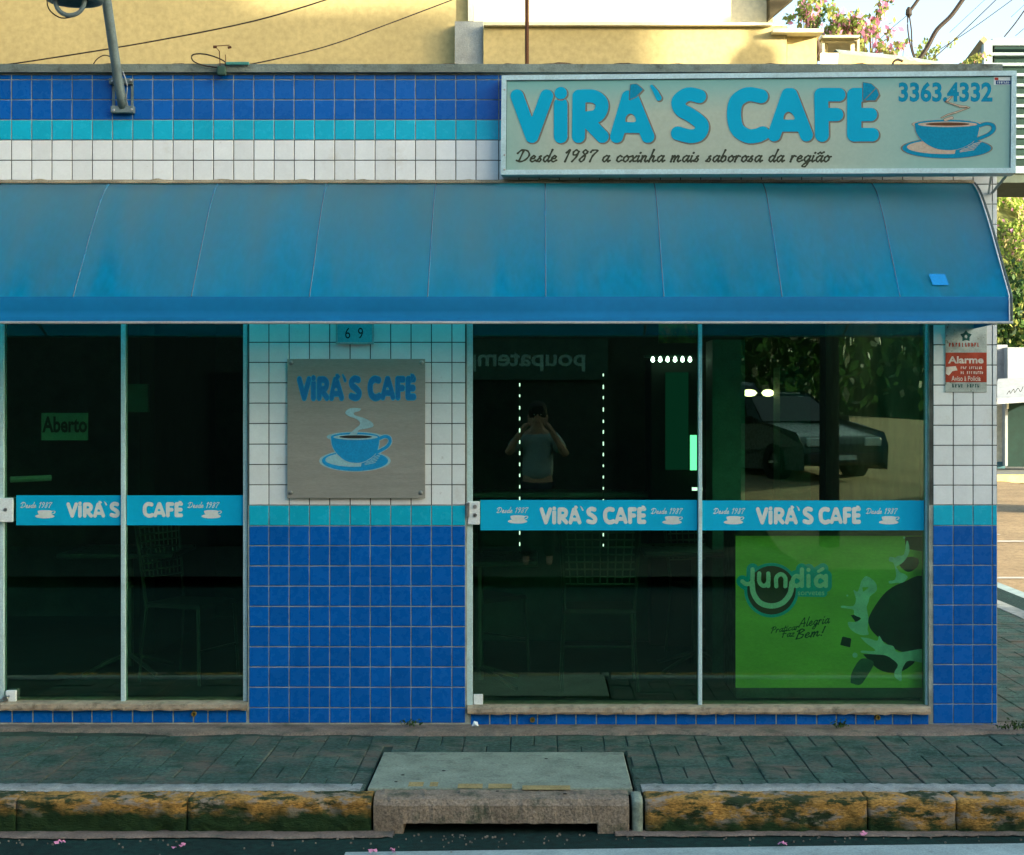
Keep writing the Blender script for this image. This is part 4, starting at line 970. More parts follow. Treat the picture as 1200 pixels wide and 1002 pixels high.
inside = poly([(862, 628.5), (1082, 628.5), (1082, 805.5), (862, 805.5)])
pop = U(poly(smooth_pts(J((795, 510), (830, 440), (900, 350), (990, 300), (1120, 285), (1130, 670), (1000, 690), (900, 640), (820, 570), (795, 510)))),
        poly(smooth_pts(J((770, 700), (860, 700), (960, 720), (1060, 735), (1000, 790), (930, 805), (850, 780), (770, 700)))), poly(smooth_pts(J((980, 165), (1040, 155), (1080, 170), (1070, 215), (1020, 240), (975, 205), (980, 165)))),
        poly(J((700, 480), (770, 480), (735, 530))), poly(J((655, 600), (705, 612), (698, 662), (642, 648))), poly(J((1000, 20), (1130, 20), (1130, 130), (1010, 110))))
shape(mb, INT(pop, inside), eb, 1., fpn, 0, .0005, 0)
stick = poly(smooth_pts(J((700, 860), (708, 800), (760, 725), (830, 745), (800, 810), (755, 870), (700, 860))))
shape(mb, INT(stick, inside), eb, 1., fpn, .0005, .0008, 2)
spl = U(poly(smooth_pts(J((760, 290), (790, 262), (840, 300), (845, 345), (810, 375), (800, 410), (790, 440), (800, 500), (795, 560), (800, 590), (750, 590), (700, 560), (685, 520), (725, 520), (760, 500), (720, 480), (715, 450), (650, 440), (655, 428), (715, 430), (730, 390), (715, 340), (735, 350), (745, 340), (760, 290)), 3)),
        poly(smooth_pts(J((755, 605), (800, 610), (850, 625), (860, 595), (890, 640), (940, 655), (970, 690), (1120, 670), (1120, 745), (1030, 735), (1000, 760), (985, 800), (985, 850), (950, 830), (945, 800), (965, 760), (930, 725), (890, 705), (820, 700), (760, 690), (765, 680), (840, 680), (790, 640), (755, 605)), 3)),
        poly(smooth_pts(J((955, 210), (975, 240), (1000, 250), (1020, 270), (990, 300), (960, 300), (920, 305), (915, 290), (945, 285), (955, 250), (940, 190), (915, 180), (920, 155), (950, 160), (965, 150), (1000, 140), (1015, 60), (1030, 120), (1000, 180), (955, 210)), 3)),
        stroke(J((725, 705)), 3), stroke(J((1000, 48)), 1.4), stroke(J((682, 372)), 1.2))
tri = poly(J((765, 325), (805, 325), (770, 352)))
shape(mb, INT(SUB(spl, tri), inside), eb, .8, fpn, .0008, .0012, 1)
mb.build('popsicle_print', [M('chocolate_print', (.006, .035, .02), .5, var=.4, scale=9), M('milk_print', (.72, .86, .76), .5, var=.2, scale=14), M('stick_print', (.06, .14, .10), .5, var=.3, scale=16)], panel)

# ------------------------------------------------------------------ inside the cafe
m_dchair = M('dark_tube', (.05, .08, .06), .35, .5); m_wick = M('wicker', (.025, .03, .022), .7, var=.3)
def chair(x, y, ang, label):
    t = thing('cafe_chair', label, 'chair', (x, y, .09), 'chairs inside the café')
    R = Matrix.Rotation(ang, 3, 'Z'); T = lambda p: tuple(R @ Vector(p) + Vector((x, y, .09)))
    for sx in (-.2, .2):
        MB().tube([T((sx * 1.1, -.2, 0)), T((sx, -.18, .45))], .011, 6).build('leg', m_dchair, t)
        MB().tube([T((sx * 1.1, .22, 0)), T((sx, .18, .45)), T((sx * 1.15, .24, .95))], .011, 6).build('leg', m_dchair, t)
    mb = MB(); mb.add([T(p) for p in ((-.21, -.2, .45), (.21, -.2, .45), (.21, .2, .45), (-.21, .2, .45), (-.2, -.19, .475), (.2, -.19, .475), (.2, .19, .475), (-.2, .19, .475))],
                      [(3, 2, 1, 0), (4, 5, 6, 7), (0, 1, 5, 4), (1, 2, 6, 5), (2, 3, 7, 6), (3, 0, 4, 7)]); mb.build('seat', m_wick, t)
    mb = MB()
    for k in range(9): mb.tube([T((-.17 + k * .0425, .205, .62)), T((-.19 + k * .0475, .235, .93))], .005, 4)
    for k in range(8): mb.tube([T((-.2, .20 + k * .005, .62 + k * .043)), T((.2, .20 + k * .005, .62 + k * .043))], .006, 4)
    mb.build('backrest', M('pale_weave', (.07, .11, .08), .5), t)
    MB().tube([T((-.215, -.195, .2)), T((.215, -.195, .2))], .008, 6).build('stretcher', m_dchair, t)
def table(x, y, label):
    t = thing('cafe_table', label, 'table', (x, y, .09), 'tables inside the café')
    MB().bbox(x - .35, x + .35, y - .35, y + .35, .82, .85, .008).build('tabletop', M('table_laminate', (.03, .05, .04), .3), t)
    MB().tube([(x, y, .12), (x, y, .82)], .03, 10).build('pedestal', m_dchair, t)
    mb = MB()
    for k in range(4):
        a_ = PI / 4 + k * PI / 2; mb.tube([(x, y, .20), (x + .32 * math.cos(a_), y + .32 * math.sin(a_), .10)], .014, 6)
    mb.build('foot', m_dchair, t)
chair(.36, .75, PI, 'wicker-backed chair facing the glass in the middle pane'); chair(-.35, 1.3, PI * .75, 'chair turned sideways deep behind the middle pane')
table(-.35, .8, 'small café table behind the middle pane, left of the wicker chair'); table(1.0, 1.4, 'small café table deep inside behind the narrow upright of the window')
chair(-2.1, 1.0, 1.2, 'chair standing behind the right leaf of the left glass door'); table(-2.55, 1.3, 'small café table behind the left glass door'); chair(1.15, 2.0, .4, 'chair beside the deep inner table near the lit cabinet')
m_led = emit('led_white', (1, .95, .9), .5); m_ledw = emit('lamp_warm', (1, .72, .36), 1.6); m_ledg = emit('tube_green', (.25, 1, .5), .5)
for px, y0, y1, lb_ in ((609, 448, 648, 'left vertical string of small white lights inside the middle pane'), (707, 437, 646, 'right vertical string of small white lights inside the middle pane')):
    y = .5; t = thing('light_string', lb_, 'string lights', tuple(P(px, y1, y)))
    MB().tube([P(px, y0, y), P(px, y1, y)], .003, 5).build('cord', m_dchair, t)
    mb = MB(); q = y0 + 3
    while q < y1:
        c = P(px, q, y - .004); mb.bbox(c.x - .0032, c.x + .0032, c.y - .006, c.y, c.z - .013 * random.uniform(.2, 1), c.z + .012 * random.uniform(.5, 1), .002); q += 13.3
    mb.build('lamps', m_led, t)
t = thing('spotlight_rail', 'row of six small lit spotlights above the display cabinet inside', 'ceiling light', tuple(P(790, 415, 2.2)))
a, b = P(755, 419, 2.2), P(815, 416, 2.2); MB().box(a.x, b.x, 2.2, 2.25, a.z, b.z).build('rail', m_dchair, t)
for k in range(6):
    c = P(765 + k * 8.7, 421, 2.2); MB().lathe(tuple(c), [(.004, -.02), (.014, -.01), (.010, .01), (.003, .02)], 8).build('lamp', emit('spot', (1, .95, .9), 2.5) if k == 0 else bpy.data.materials['spot'], t)
t = thing('display_cabinet', 'tall drinks cabinet glowing faint green beside the window upright', 'fridge', tuple(P(795, 552, 2.2)))
a, b = P(781, 551, 2.2), P(808, 436, 2.2); MB().bbox(a.x - .1, b.x + .12, 2.3, 2.9, .1, b.z + .1, .01).build('body', m_roomd, t)
MB().box(a.x, b.x, 2.28, 2.297, a.z, b.z).build('door_glow', emit('cabinet_glow', (.03, .5, .28), .012), t)
a, b = P(809, 551, 2.2), P(816.5, 510, 2.2); MB().box(a.x, b.x, 2.2, 2.22, a.z, b.z).build('side_tube', m_ledg, t)
tag(MB().tube([P(811, 573, 2.0), P(823, 573, 2.0)], .012, 6).build('counter_lamp', m_led), 'short horizontal light on the counter beside the window upright', 'lamp')
tag(MB().lathe(tuple(P(834, 503, 1.6)), [(.006, -.02), (.03, 0), (.006, .02)], 10).build('bulb_lamp', emit('green_bulb', (.3, 1, .6), 5)), 'bright greenish bulb low beside the inner column', 'lamp')
for px, lab in ((878, 'larger warm ceiling lamp glowing deep inside the right pane'), (900, 'smaller warm ceiling lamp to the right of the larger one')):
    c = P(px, 460.5, 2.4); w_ = .055 if px < 890 else .045
    tag(MB().lathe((c.x, c.y, c.z), [(.01, -.024), (w_ * .7, -.018), (w_, 0), (w_ * .7, .018), (.01, .024)], 16).build('ceiling_lamp', m_ledw, smooth=True), lab, 'lamp')
tag(MB().box(P(835, 0, 1.2).x, P(873, 0, 1.2).x, 1.2, 1.6, .09, P(0, 398, 1.2).z).build('inner_column', M('green_lit_column', (.10, .22, .16), .6)), 'green-lit column standing inside behind the right pane', 'column')  # green light on the column is put into its paint colour
tag(MB().box(P(914, 0, 2.0).x, P(950, 0, 2.0).x, 2.0, 2.3, .09, P(0, 430, 2.0).z).build('inner_column', M('column_paint_dim', (.04, .12, .09), .6)), 'dimmer narrow column further inside behind the reflected car', 'column')  # darker copy; the dimmer light deeper inside is put into the colour
t = thing('menu_poster', 'colourful backlit food poster high inside next to the window upright', 'poster', tuple(P(790, 400, 2.3)))
a, b = P(772, 402, 2.3), P(817, 372, 2.3); MB().box(a.x, b.x, 2.3, 2.33, a.z, b.z).build('print', (lambda m: m)(M('food_print', (.10, .20, .02), .5, var=.7, scale=9, dirt=((.5, .18, .03), .55, .65, 14, .9))), t)
MB().box(a.x, b.x, 2.285, 2.298, b.z + .02, b.z + .05).build('picture_light', emit('picture_light', (.8, 1, .5), 2.5), t)
t = thing('open_notice', 'pale open notice hanging deep inside the left glass door', 'sign', tuple(P(76, 516, .9)))
a, b = P(48.5, 516, .9), P(103, 484, .9); MB().box(a.x, b.x, .9, .905, a.z, b.z).build('board', M('notice_board', (.12, .27, .18), .7), t)
mb = MB(); text_into(mb, 'Aberto', Plane((0, .899, 0), (1, 0, 0)), 49.5, 488, 102, 507, .001, 0, .03); mb.build('lettering', m_black, t)
tag(MB().bbox(P(148, 0, 1.5).x, P(174, 0, 1.5).x, 1.5, 1.53, P(0, 483, 1.5).z, P(0, 450, 1.5).z, .004).build('wall_notice', M('dim_notice', (.06, .14, .10), .7)), 'dim square notice high behind the right leaf of the left glass door', 'sign')
tag(MB().tube([P(12, 562, .6), P(60, 560, .7)], .018, 8).build('door_rail', M('dim_rail', (.2, .32, .24), .4)), 'short pale rail behind the left glass door above the blue band', 'rail')
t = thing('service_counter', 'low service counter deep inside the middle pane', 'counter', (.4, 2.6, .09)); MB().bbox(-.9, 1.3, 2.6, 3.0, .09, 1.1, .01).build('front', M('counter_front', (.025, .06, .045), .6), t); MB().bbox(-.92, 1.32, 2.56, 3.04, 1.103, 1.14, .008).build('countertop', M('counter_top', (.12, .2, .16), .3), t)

# ------------------------------------------------------------------ yellow building behind the cafe roof
yb = thing('yellow_building', 'yellow plastered house rising behind the tiled parapet', 'building', (-2, 5, 0))
YB = 5.0
def yp(px, py, y): return P(px, py, y)
def ybox(name, x0, x1, y0, y1, yf, dep, mat, b=None):
    a, c = P(x0, y1, yf), P(x1, y0, yf); mb = MB(); mb.box(a.x, c.x, yf, yf + dep, a.z, c.z); return mb.build(name, mat, yb)
ybox('wall', -700, 548, -300, 130, 5.0, .3, m_yel)
ybox('rendered_pier', 533, 566, 25, 130, 4.86, .135, M('grey_render', (.30, .33, .30), .85, var=.2, scale=5, bump=.3))
ybox('white_trim', 548.5, 555, -300, 24.5, 4.93, .069, m_yels)
ybox('upper_wall', 555.5, 906, -300, 26, 4.95, .3, m_yels)
ybox('ledge', 566.5, 905, 26.3, 29.5, 4.74, .25, m_yels)
ybox('parapet_wall', 566.5, 922, 30, 130, 4.8, .2, m_yel)
ybox('pier', 922.5, 957, 38, 130, 4.86, .3, m_yel)
ybox('pier_cap', 905.5, 965, 33.5, 37.7, 4.7, .5, m_yels)
a = P(905, 20, 4.6); b = P(936, -6, 4.6)
mb = MB(); mb.add([(a.x, 4.75, a.z + .03), (b.x, 4.75, b.z + .03), (b.x + .3, 4.75, b.z + .6), (a.x, 4.75, b.z + .6), (a.x, 4.94, a.z + .03), (b.x, 4.94, b.z + .03), (b.x + .3, 4.94, b.z + .6), (a.x, 4.94, b.z + .6)],
      [(0, 1, 2, 3), (7, 6, 5, 4), (0, 4, 5, 1), (1, 5, 6, 2), (2, 6, 7, 3), (3, 7, 4, 0)]); mb.build('eave', M('eave_wood', (.06, .05, .025), .8), yb)
ybox('rear_mass', -650, 548, -250, 125, 5.31, 6, m_yel)
dp = tag(MB().tube([P(617.5, 84, 2.5), P(617.5, -60, 2.5)], .014, 8).build('down_pipe', m_rust), 'thin brown vertical pipe rising in front of the cream wall above the sign', 'pipe')
# terrace wall to the right, sloping down
tw = thing('terrace_wall', 'low sunlit ochre terrace wall sloping down to the right behind the sign', 'wall', tuple(P(1050, 82, 6)))
m_och = M('ochre_wall', (.45, .31, .10), .85, var=.15, scale=2)
vs = []
for px, py, y in ((982, 63, 6), (1058, 70, 7), (1135, 81, 9), (1135, 120, 9), (1058, 120, 7), (982, 120, 6)): vs.append(P(px, py, y))
vs2 = [v + Vector((.02, .22, 0)) for v in vs]; n = 6
MB().add(vs + vs2, [(5, 4, 1, 0), (4, 3, 2, 1), (6, 7, 10, 11), (7, 8, 9, 10)] + [(i, (i + 1) % n, (i + 1) % n + n, i + n) for i in range(n)]).build('wall', m_och, tw)
cpv = [P(982, 62.9, 5.97), P(1058, 69.9, 6.97), P(1135, 80.9, 8.97)]
mb = MB(); mb.tube([v + Vector((0, .12, .02)) for v in cpv], .045, 4); mb.build('coping', m_conc, tw)
bl = tag(MB().add([P(962, 130, 5.4), P(976, 130, 5.4), P(983, 62, 5.4), P(961, 62, 5.4), P(962, 130, 5.7), P(976, 130, 5.7), P(983, 62, 5.7), P(961, 62, 5.7)], [(0, 1, 2, 3), (7, 6, 5, 4), (0, 4, 5, 1), (1, 5, 6, 2), (2, 6, 7, 3), (3, 7, 4, 0)]).build('cream_block', m_yels), 'pale cream plaster block leaning between the yellow pier and the terrace wall', 'block')
# small pergola hut with railing
pg = thing('roof_pergola', 'small open pergola with shutters on the terrace in front of the pink blossom', 'pergola', tuple(P(985, 70, 9)))
def fb(name, x0, x1, y0, y1, yf, dep, mat, par_): 
    a, c = P(x0, y1, yf), P(x1, y0, yf); return MB().box(a.x, c.x, yf, yf + dep, a.z, c.z).build(name, mat, par_)
m_pgy = M('pergola_paint', (.50, .45, .28), .7)
fb('roof_slab', 963, 1008, 41, 44, 8.6, 1.2, m_pgy, pg); fb('beam', 966, 1004, 44.2, 48, 8.7, .1, m_pgy, pg)
for x0 in (963.5, 1004.5): fb('post', x0, x0 + 3, 44.2, 90, 8.7, .15, m_pgy, pg)
fb('back_wall', 964, 1004, 44.3, 52, 9.5, .05, m_yels, pg)
for k in range(3): fb('shutter', 970 + k * 11, 975 + k * 11, 49, 56, 9.3, .03, m_yels, pg)
fb('side_panel', 962, 970, 50, 66, 8.9, .05, m_yels, pg); fb('side_panel', 997, 1004, 52, 66, 8.9, .05, m_yels, pg)

# ------------------------------------------------------------------ foliage
def leaf_mesh(name, pts, size, mats, weights=None, flat=.5):
    n = len(pts); P_ = np.array(pts); th = rng.uniform(0, 2 * PI, n); ph = rng.uniform(-1, 1, n) * flat * PI
    a = np.stack([np.cos(th) * np.cos(ph), np.sin(th) * np.cos(ph), np.sin(ph)], 1)
    b = rng.normal(size=(n, 3)); b -= (b * a).sum(1, keepdims=True) * a; b /= np.linalg.norm(b, axis=1, keepdims=True)
    s = size * rng.uniform(.6, 1.3, (n, 1)); V = np.empty((n, 4, 3))
    V[:, 0] = P_ - a * s * .5; V[:, 1] = P_ + b * s * .3; V[:, 2] = P_ + a * s * .5; V[:, 3] = P_ - b * s * .3
    me = bpy.data.meshes.new(name); me.vertices.add(4 * n); me.vertices.foreach_set('co', V.ravel())
    me.loops.add(4 * n); me.loops.foreach_set('vertex_index', np.arange(4 * n)); me.polygons.add(n)
    me.polygons.foreach_set('loop_start', np.arange(n) * 4); me.polygons.foreach_set('loop_total', np.full(n, 4))
    for m in mats: me.materials.append(m)
    me.polygons.foreach_set('material_index', rng.choice(len(mats), n, p=weights)); me.update(); me.validate(); return me
def leafm(name, col, t=.3): return M(name, col, .6, var=.3, scale=3, tr=(tuple(min(1, c * 1.6) for c in col), t))
lg1, lg2, lg3 = leafm('leaf_mid', (.05, .11, .02)), leafm('leaf_light', (.13, .20, .04)), leafm('leaf_dark', (.018, .045, .012))
pk1, pk2 = leafm('blossom_pink', (.62, .26, .38), .4), leafm('leaf_olive', (.22, .24, .06), .4)
def blob_pts(c, r, n, clumps=18):
    out = []; cs = [np.array(c) + rng.normal(size=3) * np.array(r) * .62 for _ in range(clumps)]
    k = n // clumps
    for q in cs: out.append(q + rng.normal(size=(k, 3)) * np.array(r) * .22)
    return np.concatenate(out)
def tree(name, label, base, top_c, r, n, size, mats, wts, cat='tree', trunk_r=.12, group=None, clumps=18):
    t = thing(name, label, cat, tuple(base), group); base = Vector(base); tc = Vector(top_c)
    mb = MB(); mb.tube([base, base.lerp(tc, .5) + Vector((.05, 0, 0)), tc], [trunk_r, trunk_r * .7, trunk_r * .3], 8)
    for k in range(7):
        e = tc + Vector(rng.normal(size=3) * np.array(r) * .55); mb.tube([base.lerp(tc, .55 + .06 * k), (base.lerp(tc, .7) + e) / 2, e], [trunk_r * .4, trunk_r * .25, trunk_r * .1], 5)
    mb.build('trunk', M(name + '_bark', (.07, .05, .035), .9), t)
    me = leaf_mesh('crown', blob_pts(np.array(tc) - np.array(base), r, n, clumps), size, mats, wts); o = link('crown', me, t, tuple(base)); return t
y = 12
def bush(name, label, px, py, rpx, rpz, yd, n, size, mats, wts, cat='shrub', clumps=14, base_z=2.0):
    c = P(px, py, yd); s = (D0 + yd) / F; return tree(name, label, (c.x, yd, base_z), tuple(c), (rpx * s, .5, rpz * s), n, size, mats, wts, cat, .035, clumps=clumps)
bush('bougainvillea', 'pink and green flowering bush behind the pergola', 1000, 33, 24, 16, 12, 1000, .085, [pk1, pk2, lg2], [.30, .38, .32])
bush('bougainvillea', 'taller flowering bush with pinker right side, right of the pergola', 1020, 40, 15, 18, 12.5, 520, .085, [pk1, pk2, lg2], [.42, .33, .25])
bush('bougainvillea', 'thin airy flowering branches beside the dark eave', 945, 18, 14, 17, 11.5, 420, .085, [pk2, pk1, lg2], [.45, .2, .35])
bush('garden_shrub', 'low scattered flowering twigs on the terrace, left of the drooping cables', 1045, 66, 20, 7, 12, 330, .08, [pk1, pk2, lg2], [.4, .35, .25])
bush('garden_shrub', 'yellow-green sprigs growing where the thick twisted cable ends', 1082, 66, 10, 9, 10.5, 200, .06, [pk2, lg2], [.6, .4])
bush('garden_shrub', 'sparse low twigs near the end of the terrace wall', 1130, 74, 15, 5, 12, 240, .06, [pk2, lg2, pk1], [.6, .3, .1])
bush('potted_plant', 'small dark green plant on the yellow pier', 953, 29, 6, 5, 5.2, 160, .035, [lg3, lg1], [.7, .3], base_z=4.6)
# cables over the terrace
W_ = [('thick twisted cable running up to the right from the terrace wall', [(1075, 73), (1087, 55), (1098, 35), (1115, 18), (1132, -6)], .026),
      ('short cable coming down from the top edge to the knot', [(1080, -6), (1070, 8), (1064, 16)], .02),
      ('left hanging strand of the drooping cable pair', [(1064, 14), (1064, 35), (1068, 58), (1072, 70)], .008),
      ('right hanging strand of the drooping cable pair', [(1065, 14), (1068, 35), (1069, 55), (1073, 70)], .008),
      ('hair-thin wire rising to the cable knot from the blossom', [(1029, 48), (1045, 33), (1062, 19)], .004),
      ('straight dark wire rising from the sprigs, thicker of the two diagonals', [(1084, 77), (1120, 45), (1168, -1)], .006),
      ('straight thin wire rising more gently to the top right', [(1095, 62), (1140, 33), (1190, -3)], .005),
      ('faint wire rising between the thick cable and the straight wires', [(1113, 38), (1130, 22), (1156, -2)], .003),
      ('black wire leading up to the right from the corner of the louvred building', [(1177, 43), (1190, 27), (1202, 10)], .008),
      ('thin wire at the right edge above the louvred building', [(1190, 42), (1203, 31)], .004),
      ('pale faint wire in the top right corner', [(1185, 20), (1203, 3)], .003)]
for lab, pts, r in W_: wire(lab, [P(a, b, 8) for a, b in pts], r)
tag(MB().lathe(tuple(P(1065, 15, 8)), [(.01, -.05), (.035, -.02), (.03, .03), (.012, .06)], 8).build('cable_knot', m_wire), 'brown knot of cable where two hanging strands meet', 'cable joint')
wire('small black cable hook curled over the terrace wall coping', [P(1046, 80, 6.5), P(1047, 73, 6.5), P(1052, 70, 6.5), P(1058, 72, 6.5)], .012)

# ------------------------------------------------------------------ right-hand background
LY = 20.0
lv = thing('louvred_building', 'white louvred upper storey jutting in at the right edge behind the sign', 'building', tuple(P(1153, 210, LY)))
m_lv = M('louvre_white', (.24, .31, .30), .6, var=.08)
fb('post', 1153, 1163, 47, 205, LY, .15, m_lv, lv); fb('top_rail', 1163.2, 1260, 45, 53, LY, .15, m_lv, lv); fb('sill_board', 1163.2, 1260, 196, 203, LY - .05, .2, m_lv, lv)
for k in range(12): fb('slat', 1163.2, 1260, 61.5 + k * 12.1, 64.8 + k * 12.1, LY + .02, .10, m_lv, lv)
fb('dark_interior', 1163.2, 1260, 53.2, 196, LY + .4, .05, M('louvre_inside', (.015, .04, .03), .8), lv)
fb('soffit', 1153, 1260, 203.2, 214, LY, 2., M('soffit', (.06, .08, .06), .8), lv)
fb('lower_wall', 1300, 1400, 214.3, 620, LY + .1, 1.9, m_lv, lv)
a = P(1153, 0, LY).x
vs = [(a, LY, P(0, 47, LY).z), (a, LY, P(0, 205, LY).z), (a - .6, LY + 5, P(0, 160, LY + 5).z), (a - .6, LY + 5, P(0, 98, LY + 5).z)]
c1 = [P(1153, 48, LY), P(1153, 205, LY), P(1121, 205, LY + 3), P(1121, 92, LY + 3)]
MB().add(c1 + [v + Vector((.2, .05, 0)) for v in c1], [(0, 3, 2, 1), (4, 5, 6, 7), (0, 4, 7, 3), (3, 7, 6, 2), (1, 2, 6, 5)]).build('side_boarding', M('dark_boarding', (.10, .10, .075), .8, stretch=(12, 12, .4), var=.3), lv)
MB().tube([P(1153, 46.5, LY), P(1120, 91, LY + 3)], .07, 4).build('verge_board', M('verge', (.25, .22, .13), .7), lv)
# shop
SY = 37.0
sh = thing('grey_shop', 'low pale grey shop with slanted white awning and dark green doorway across the side street', 'building', tuple(P(1172, 545, SY)))
m_sw = M('shop_white', (.24, .27, .27), .8, var=.1)
def fb2(name, x0, x1, y0, y1, yf, dep, mat, par_=sh): return fb(name, x0, x1, y0, y1, yf, dep, mat, par_)
fb2('upper_wall', 1181, 1300, 407, 462, SY, 4, m_sw); fb2('side_wall', 1120, 1180.8, 404, 448, SY + .4, 4, M('shop_grey', (.22, .24, .24), .8))
a = [P(1158, 468, SY - 1.2), P(1300, 458, SY - 1.2), P(1300, 436, SY), P(1170, 444, SY)]
MB().add(a + [v + Vector((0, 0, -.15)) for v in a], [(0, 1, 2, 3), (7, 6, 5, 4), (0, 4, 5, 1), (1, 5, 6, 2), (3, 7, 4, 0)]).build('slanted_awning', m_sw, sh)
fb2('door_jamb', 1178, 1181, 466, 546, SY, .3, m_sw); fb2('cream_wall', 1120, 1177.8, 468, 541, SY + .3, .3, M('shop_cream', (.50, .46, .33), .8)); fb2('plinth', 1120, 1177.8, 541.2, 549, SY + .25, .3, M('shop_plinth', (.05, .12, .13), .8))
fb2('doorway', 1181.2, 1300, 463, 547, SY + .8, .1, M('doorway_green', (.004, .022, .016), .7))
fb2('wall_lamp', 1180.7, 1182.2, 472, 479, SY - .1, .09, m_yels)
mb = MB(); sp2 = Plane((0, SY - 1.15, 0), (1, 0, 0)); shape(mb, stroke(smooth_pts([(1180, 462), (1183, 458), (1184, 461), (1188, 456), (1189, 460), (1193, 455), (1196, 459), (1199, 453)]), .35), (1178, 450, 1201, 465), .3, Plane((0, SY - 1.4, 0), (1, 0, 0)), 0, .002); mb.build('scribbled_lettering', m_black, sh)
fp_ = sheet_obj('far_pavement', [(10.5, 34.5), (40, 34.5), (40, 60), (10.5, 60)], .0, M('far_pavement', (.16, .17, .15), .9))
mb = MB().box(10.2, 40, 34.2, 34.49, -.2, .01); tag(mb.build('far_kerb', M('far_kerb_yellow', (.6, .45, .15), .8, var=.3, scale=2)), kind='structure')
# grassy bank
mb = MB(); vs = []; nn = 24
for i in range(nn + 1):
    for j in range(13):
        t = j / 12; x = 4 + 34 * i / nn; z = 3.6 + 7.2 * t + .35 * math.sin(x * 1.3 + t * 7); vs.append((x, 45 + 9 * t + .3 * math.sin(x * 2.1), z))
mb.add(vs, [(i * 13 + k, (i + 1) * 13 + k, (i + 1) * 13 + k + 1, i * 13 + k + 1) for i in range(nn) for k in range(12)])
m_bank = M('bank_soil', (.13, .14, .04), .95, var=.4, scale=1.5)
tag(mb.build('grassy_bank', m_bank, smooth=True), kind='structure')
tag(MB().box(4, 38, 45.5, 53, -.2, 3.9).build('bank_base', m_bank), kind='structure')
gp = []
for _ in range(16000):
    x = rng.uniform(12, 19); t = rng.uniform(0, 1); z = 3.6 + 7.2 * t + .35 * math.sin(x * 1.3 + t * 7)
    if math.sin(x * 3.7 + t * 17) + math.sin(x * 1.9 - t * 23) > -1.2: gp.append((x, 45 + 9 * t + .3 * math.sin(x * 2.1) - .05, z + .1 + rng.uniform(0, .15)))
me = leaf_mesh('grass', gp, .20, [leafm('grass_bright', (.30, .38, .07)), leafm('grass_mid', (.17, .25, .04)), leafm('grass_dry', (.35, .28, .12)), pk1], [.42, .33, .2, .05])
tag(link('grass', me), 'bright weedy grass and ground cover on the bank', 'grass', kind='stuff')
for i, (px, py, lab) in enumerate(((1188, 380, 'dark tree crown just above the grey shop roof'), (1172, 402, 'small low tree wedged between the tiled pillar and the shop roof'), (1215, 340, 'taller tree at the right edge below the louvred storey'))):
    c = P(px, py, 42); tree('roadside_tree', lab, (c.x, 42, 0), tuple(c), (1.3, 1, 1.0), 1500, .2, [lg1, lg3, pk2], [.4, .4, .2])

# ------------------------------------------------------------------ across the street (part seen in the glass, part unseen and shaped for the shade)
OY = -12.0
op = thing('opposite_building', 'dark fronted commercial building across the street', 'building', (-5, OY, 0))
m_op = M('opposite_render', (.022, .026, .02), .85, var=.2)
MB().box(-30, -6.5, OY - 4, OY, -.1, 9.5).box(-6.5, 2.6, OY - 4, OY, -.1, 5.6).build('wall', m_op, op)  # left part is raised to darken the left of the cafe front
MB().box(-30, 2.65, OY - .02, OY + .12, 5.3, 5.6).build('cornice', m_conc, op)
rb = thing('shadow_block', 'unseen block beyond the climbing street, roofline stepped to shape the shade on the café and yellow wall', 'building', (20, OY, 0))
MB().box(13.2, 21.3, OY - 8.5, OY, -.1, 8.9).box(21.3, 23.1, OY - 4, OY, -.1, 12.6).box(23.1, 24.9, OY - 4, OY, -.1, 11.95).box(24.9, 26.2, OY - 4, OY, -.1, 11.7).box(26.2, 30.2, OY - 4, OY, -.1, 7.4).build('wall', m_op, rb)  # unseen block; its stepped heights and depth are shaped to cast the shade
for i in range(12):
    for j in range(1):
        x = -20 + i * 1.9; f_ = MB().box(x, x + 1.1, OY + .002, OY + .05, 4.0 + j * 2.3, 5.4 + j * 2.3).build('window', m_alud, op); MB().box(x + .06, x + 1.04, OY + .051, OY + .058, 4.06 + j * 2.3, 5.34 + j * 2.3).build('pane', m_dark, f_)
for x in (-4.2, -1.6, 1.0): MB().box(x, x + 1.3, OY + .002, OY + .04, 0, 2.2).build('door', m_dark, op)
psn = Plane((0, OY + .07, 0), (1, 0, 0))
mb = MB(); v_, f_ = font_mesh('poupatempo', 1, .02); wx = max(p[0] for p in v_)
# the board faces the cafe (+y): its lettering reads correctly from there
mb.add([(.62 - p[0] * 1.75 / wx, OY + .075, 2.28 + p[1] * .30) for p in v_], f_, 1)
mb.box(-1.4, .9, OY + .002, OY + .07, 2.1, 2.62, 0); mb.build('fascia_sign', [M('fascia', (.02, .05, .035), .6), M('fascia_print', (.20, .32, .27), .6)], op)
sl = thing('shadow_lamp', 'unseen street lamp added to cast a rounded shadow on the yellow wall', 'street lamp', (9.75, -.5, 0))  # unseen lamp, added only to cast a rounded shadow on the yellow wall
MB().tube([(10.9, -.5, -.15), (10.9, -.5, 6.6), (10.6, -.5, 7.15), (9.8, -.5, 7.2)], [.07, .05, .04, .03], 10).build('pole', m_tube, sl)
MB().lathe((9.75, -.5, 6.72), [(.05, -.42), (.10, -.36), (.125, -.1), (.12, .05), (.09, .14), (.03, .18), (.02, .48)], 16).build('lamp_head', m_tube, sl)
# utility pole
up = thing('utility_pole', 'dark concrete utility pole on the opposite corner', 'pole', (3.66, -11.6, 0)); MB().tube([(3.66, -11.6, -.1), (3.66, -11.6, 9)], [.13, .10], 12).build('shaft', M('pole_dark', (.03, .03, .025), .9), up); MB().box(3.0, 4.4, -11.66, -11.54, 8.2, 8.32).build('crossarm', m_dark, up)
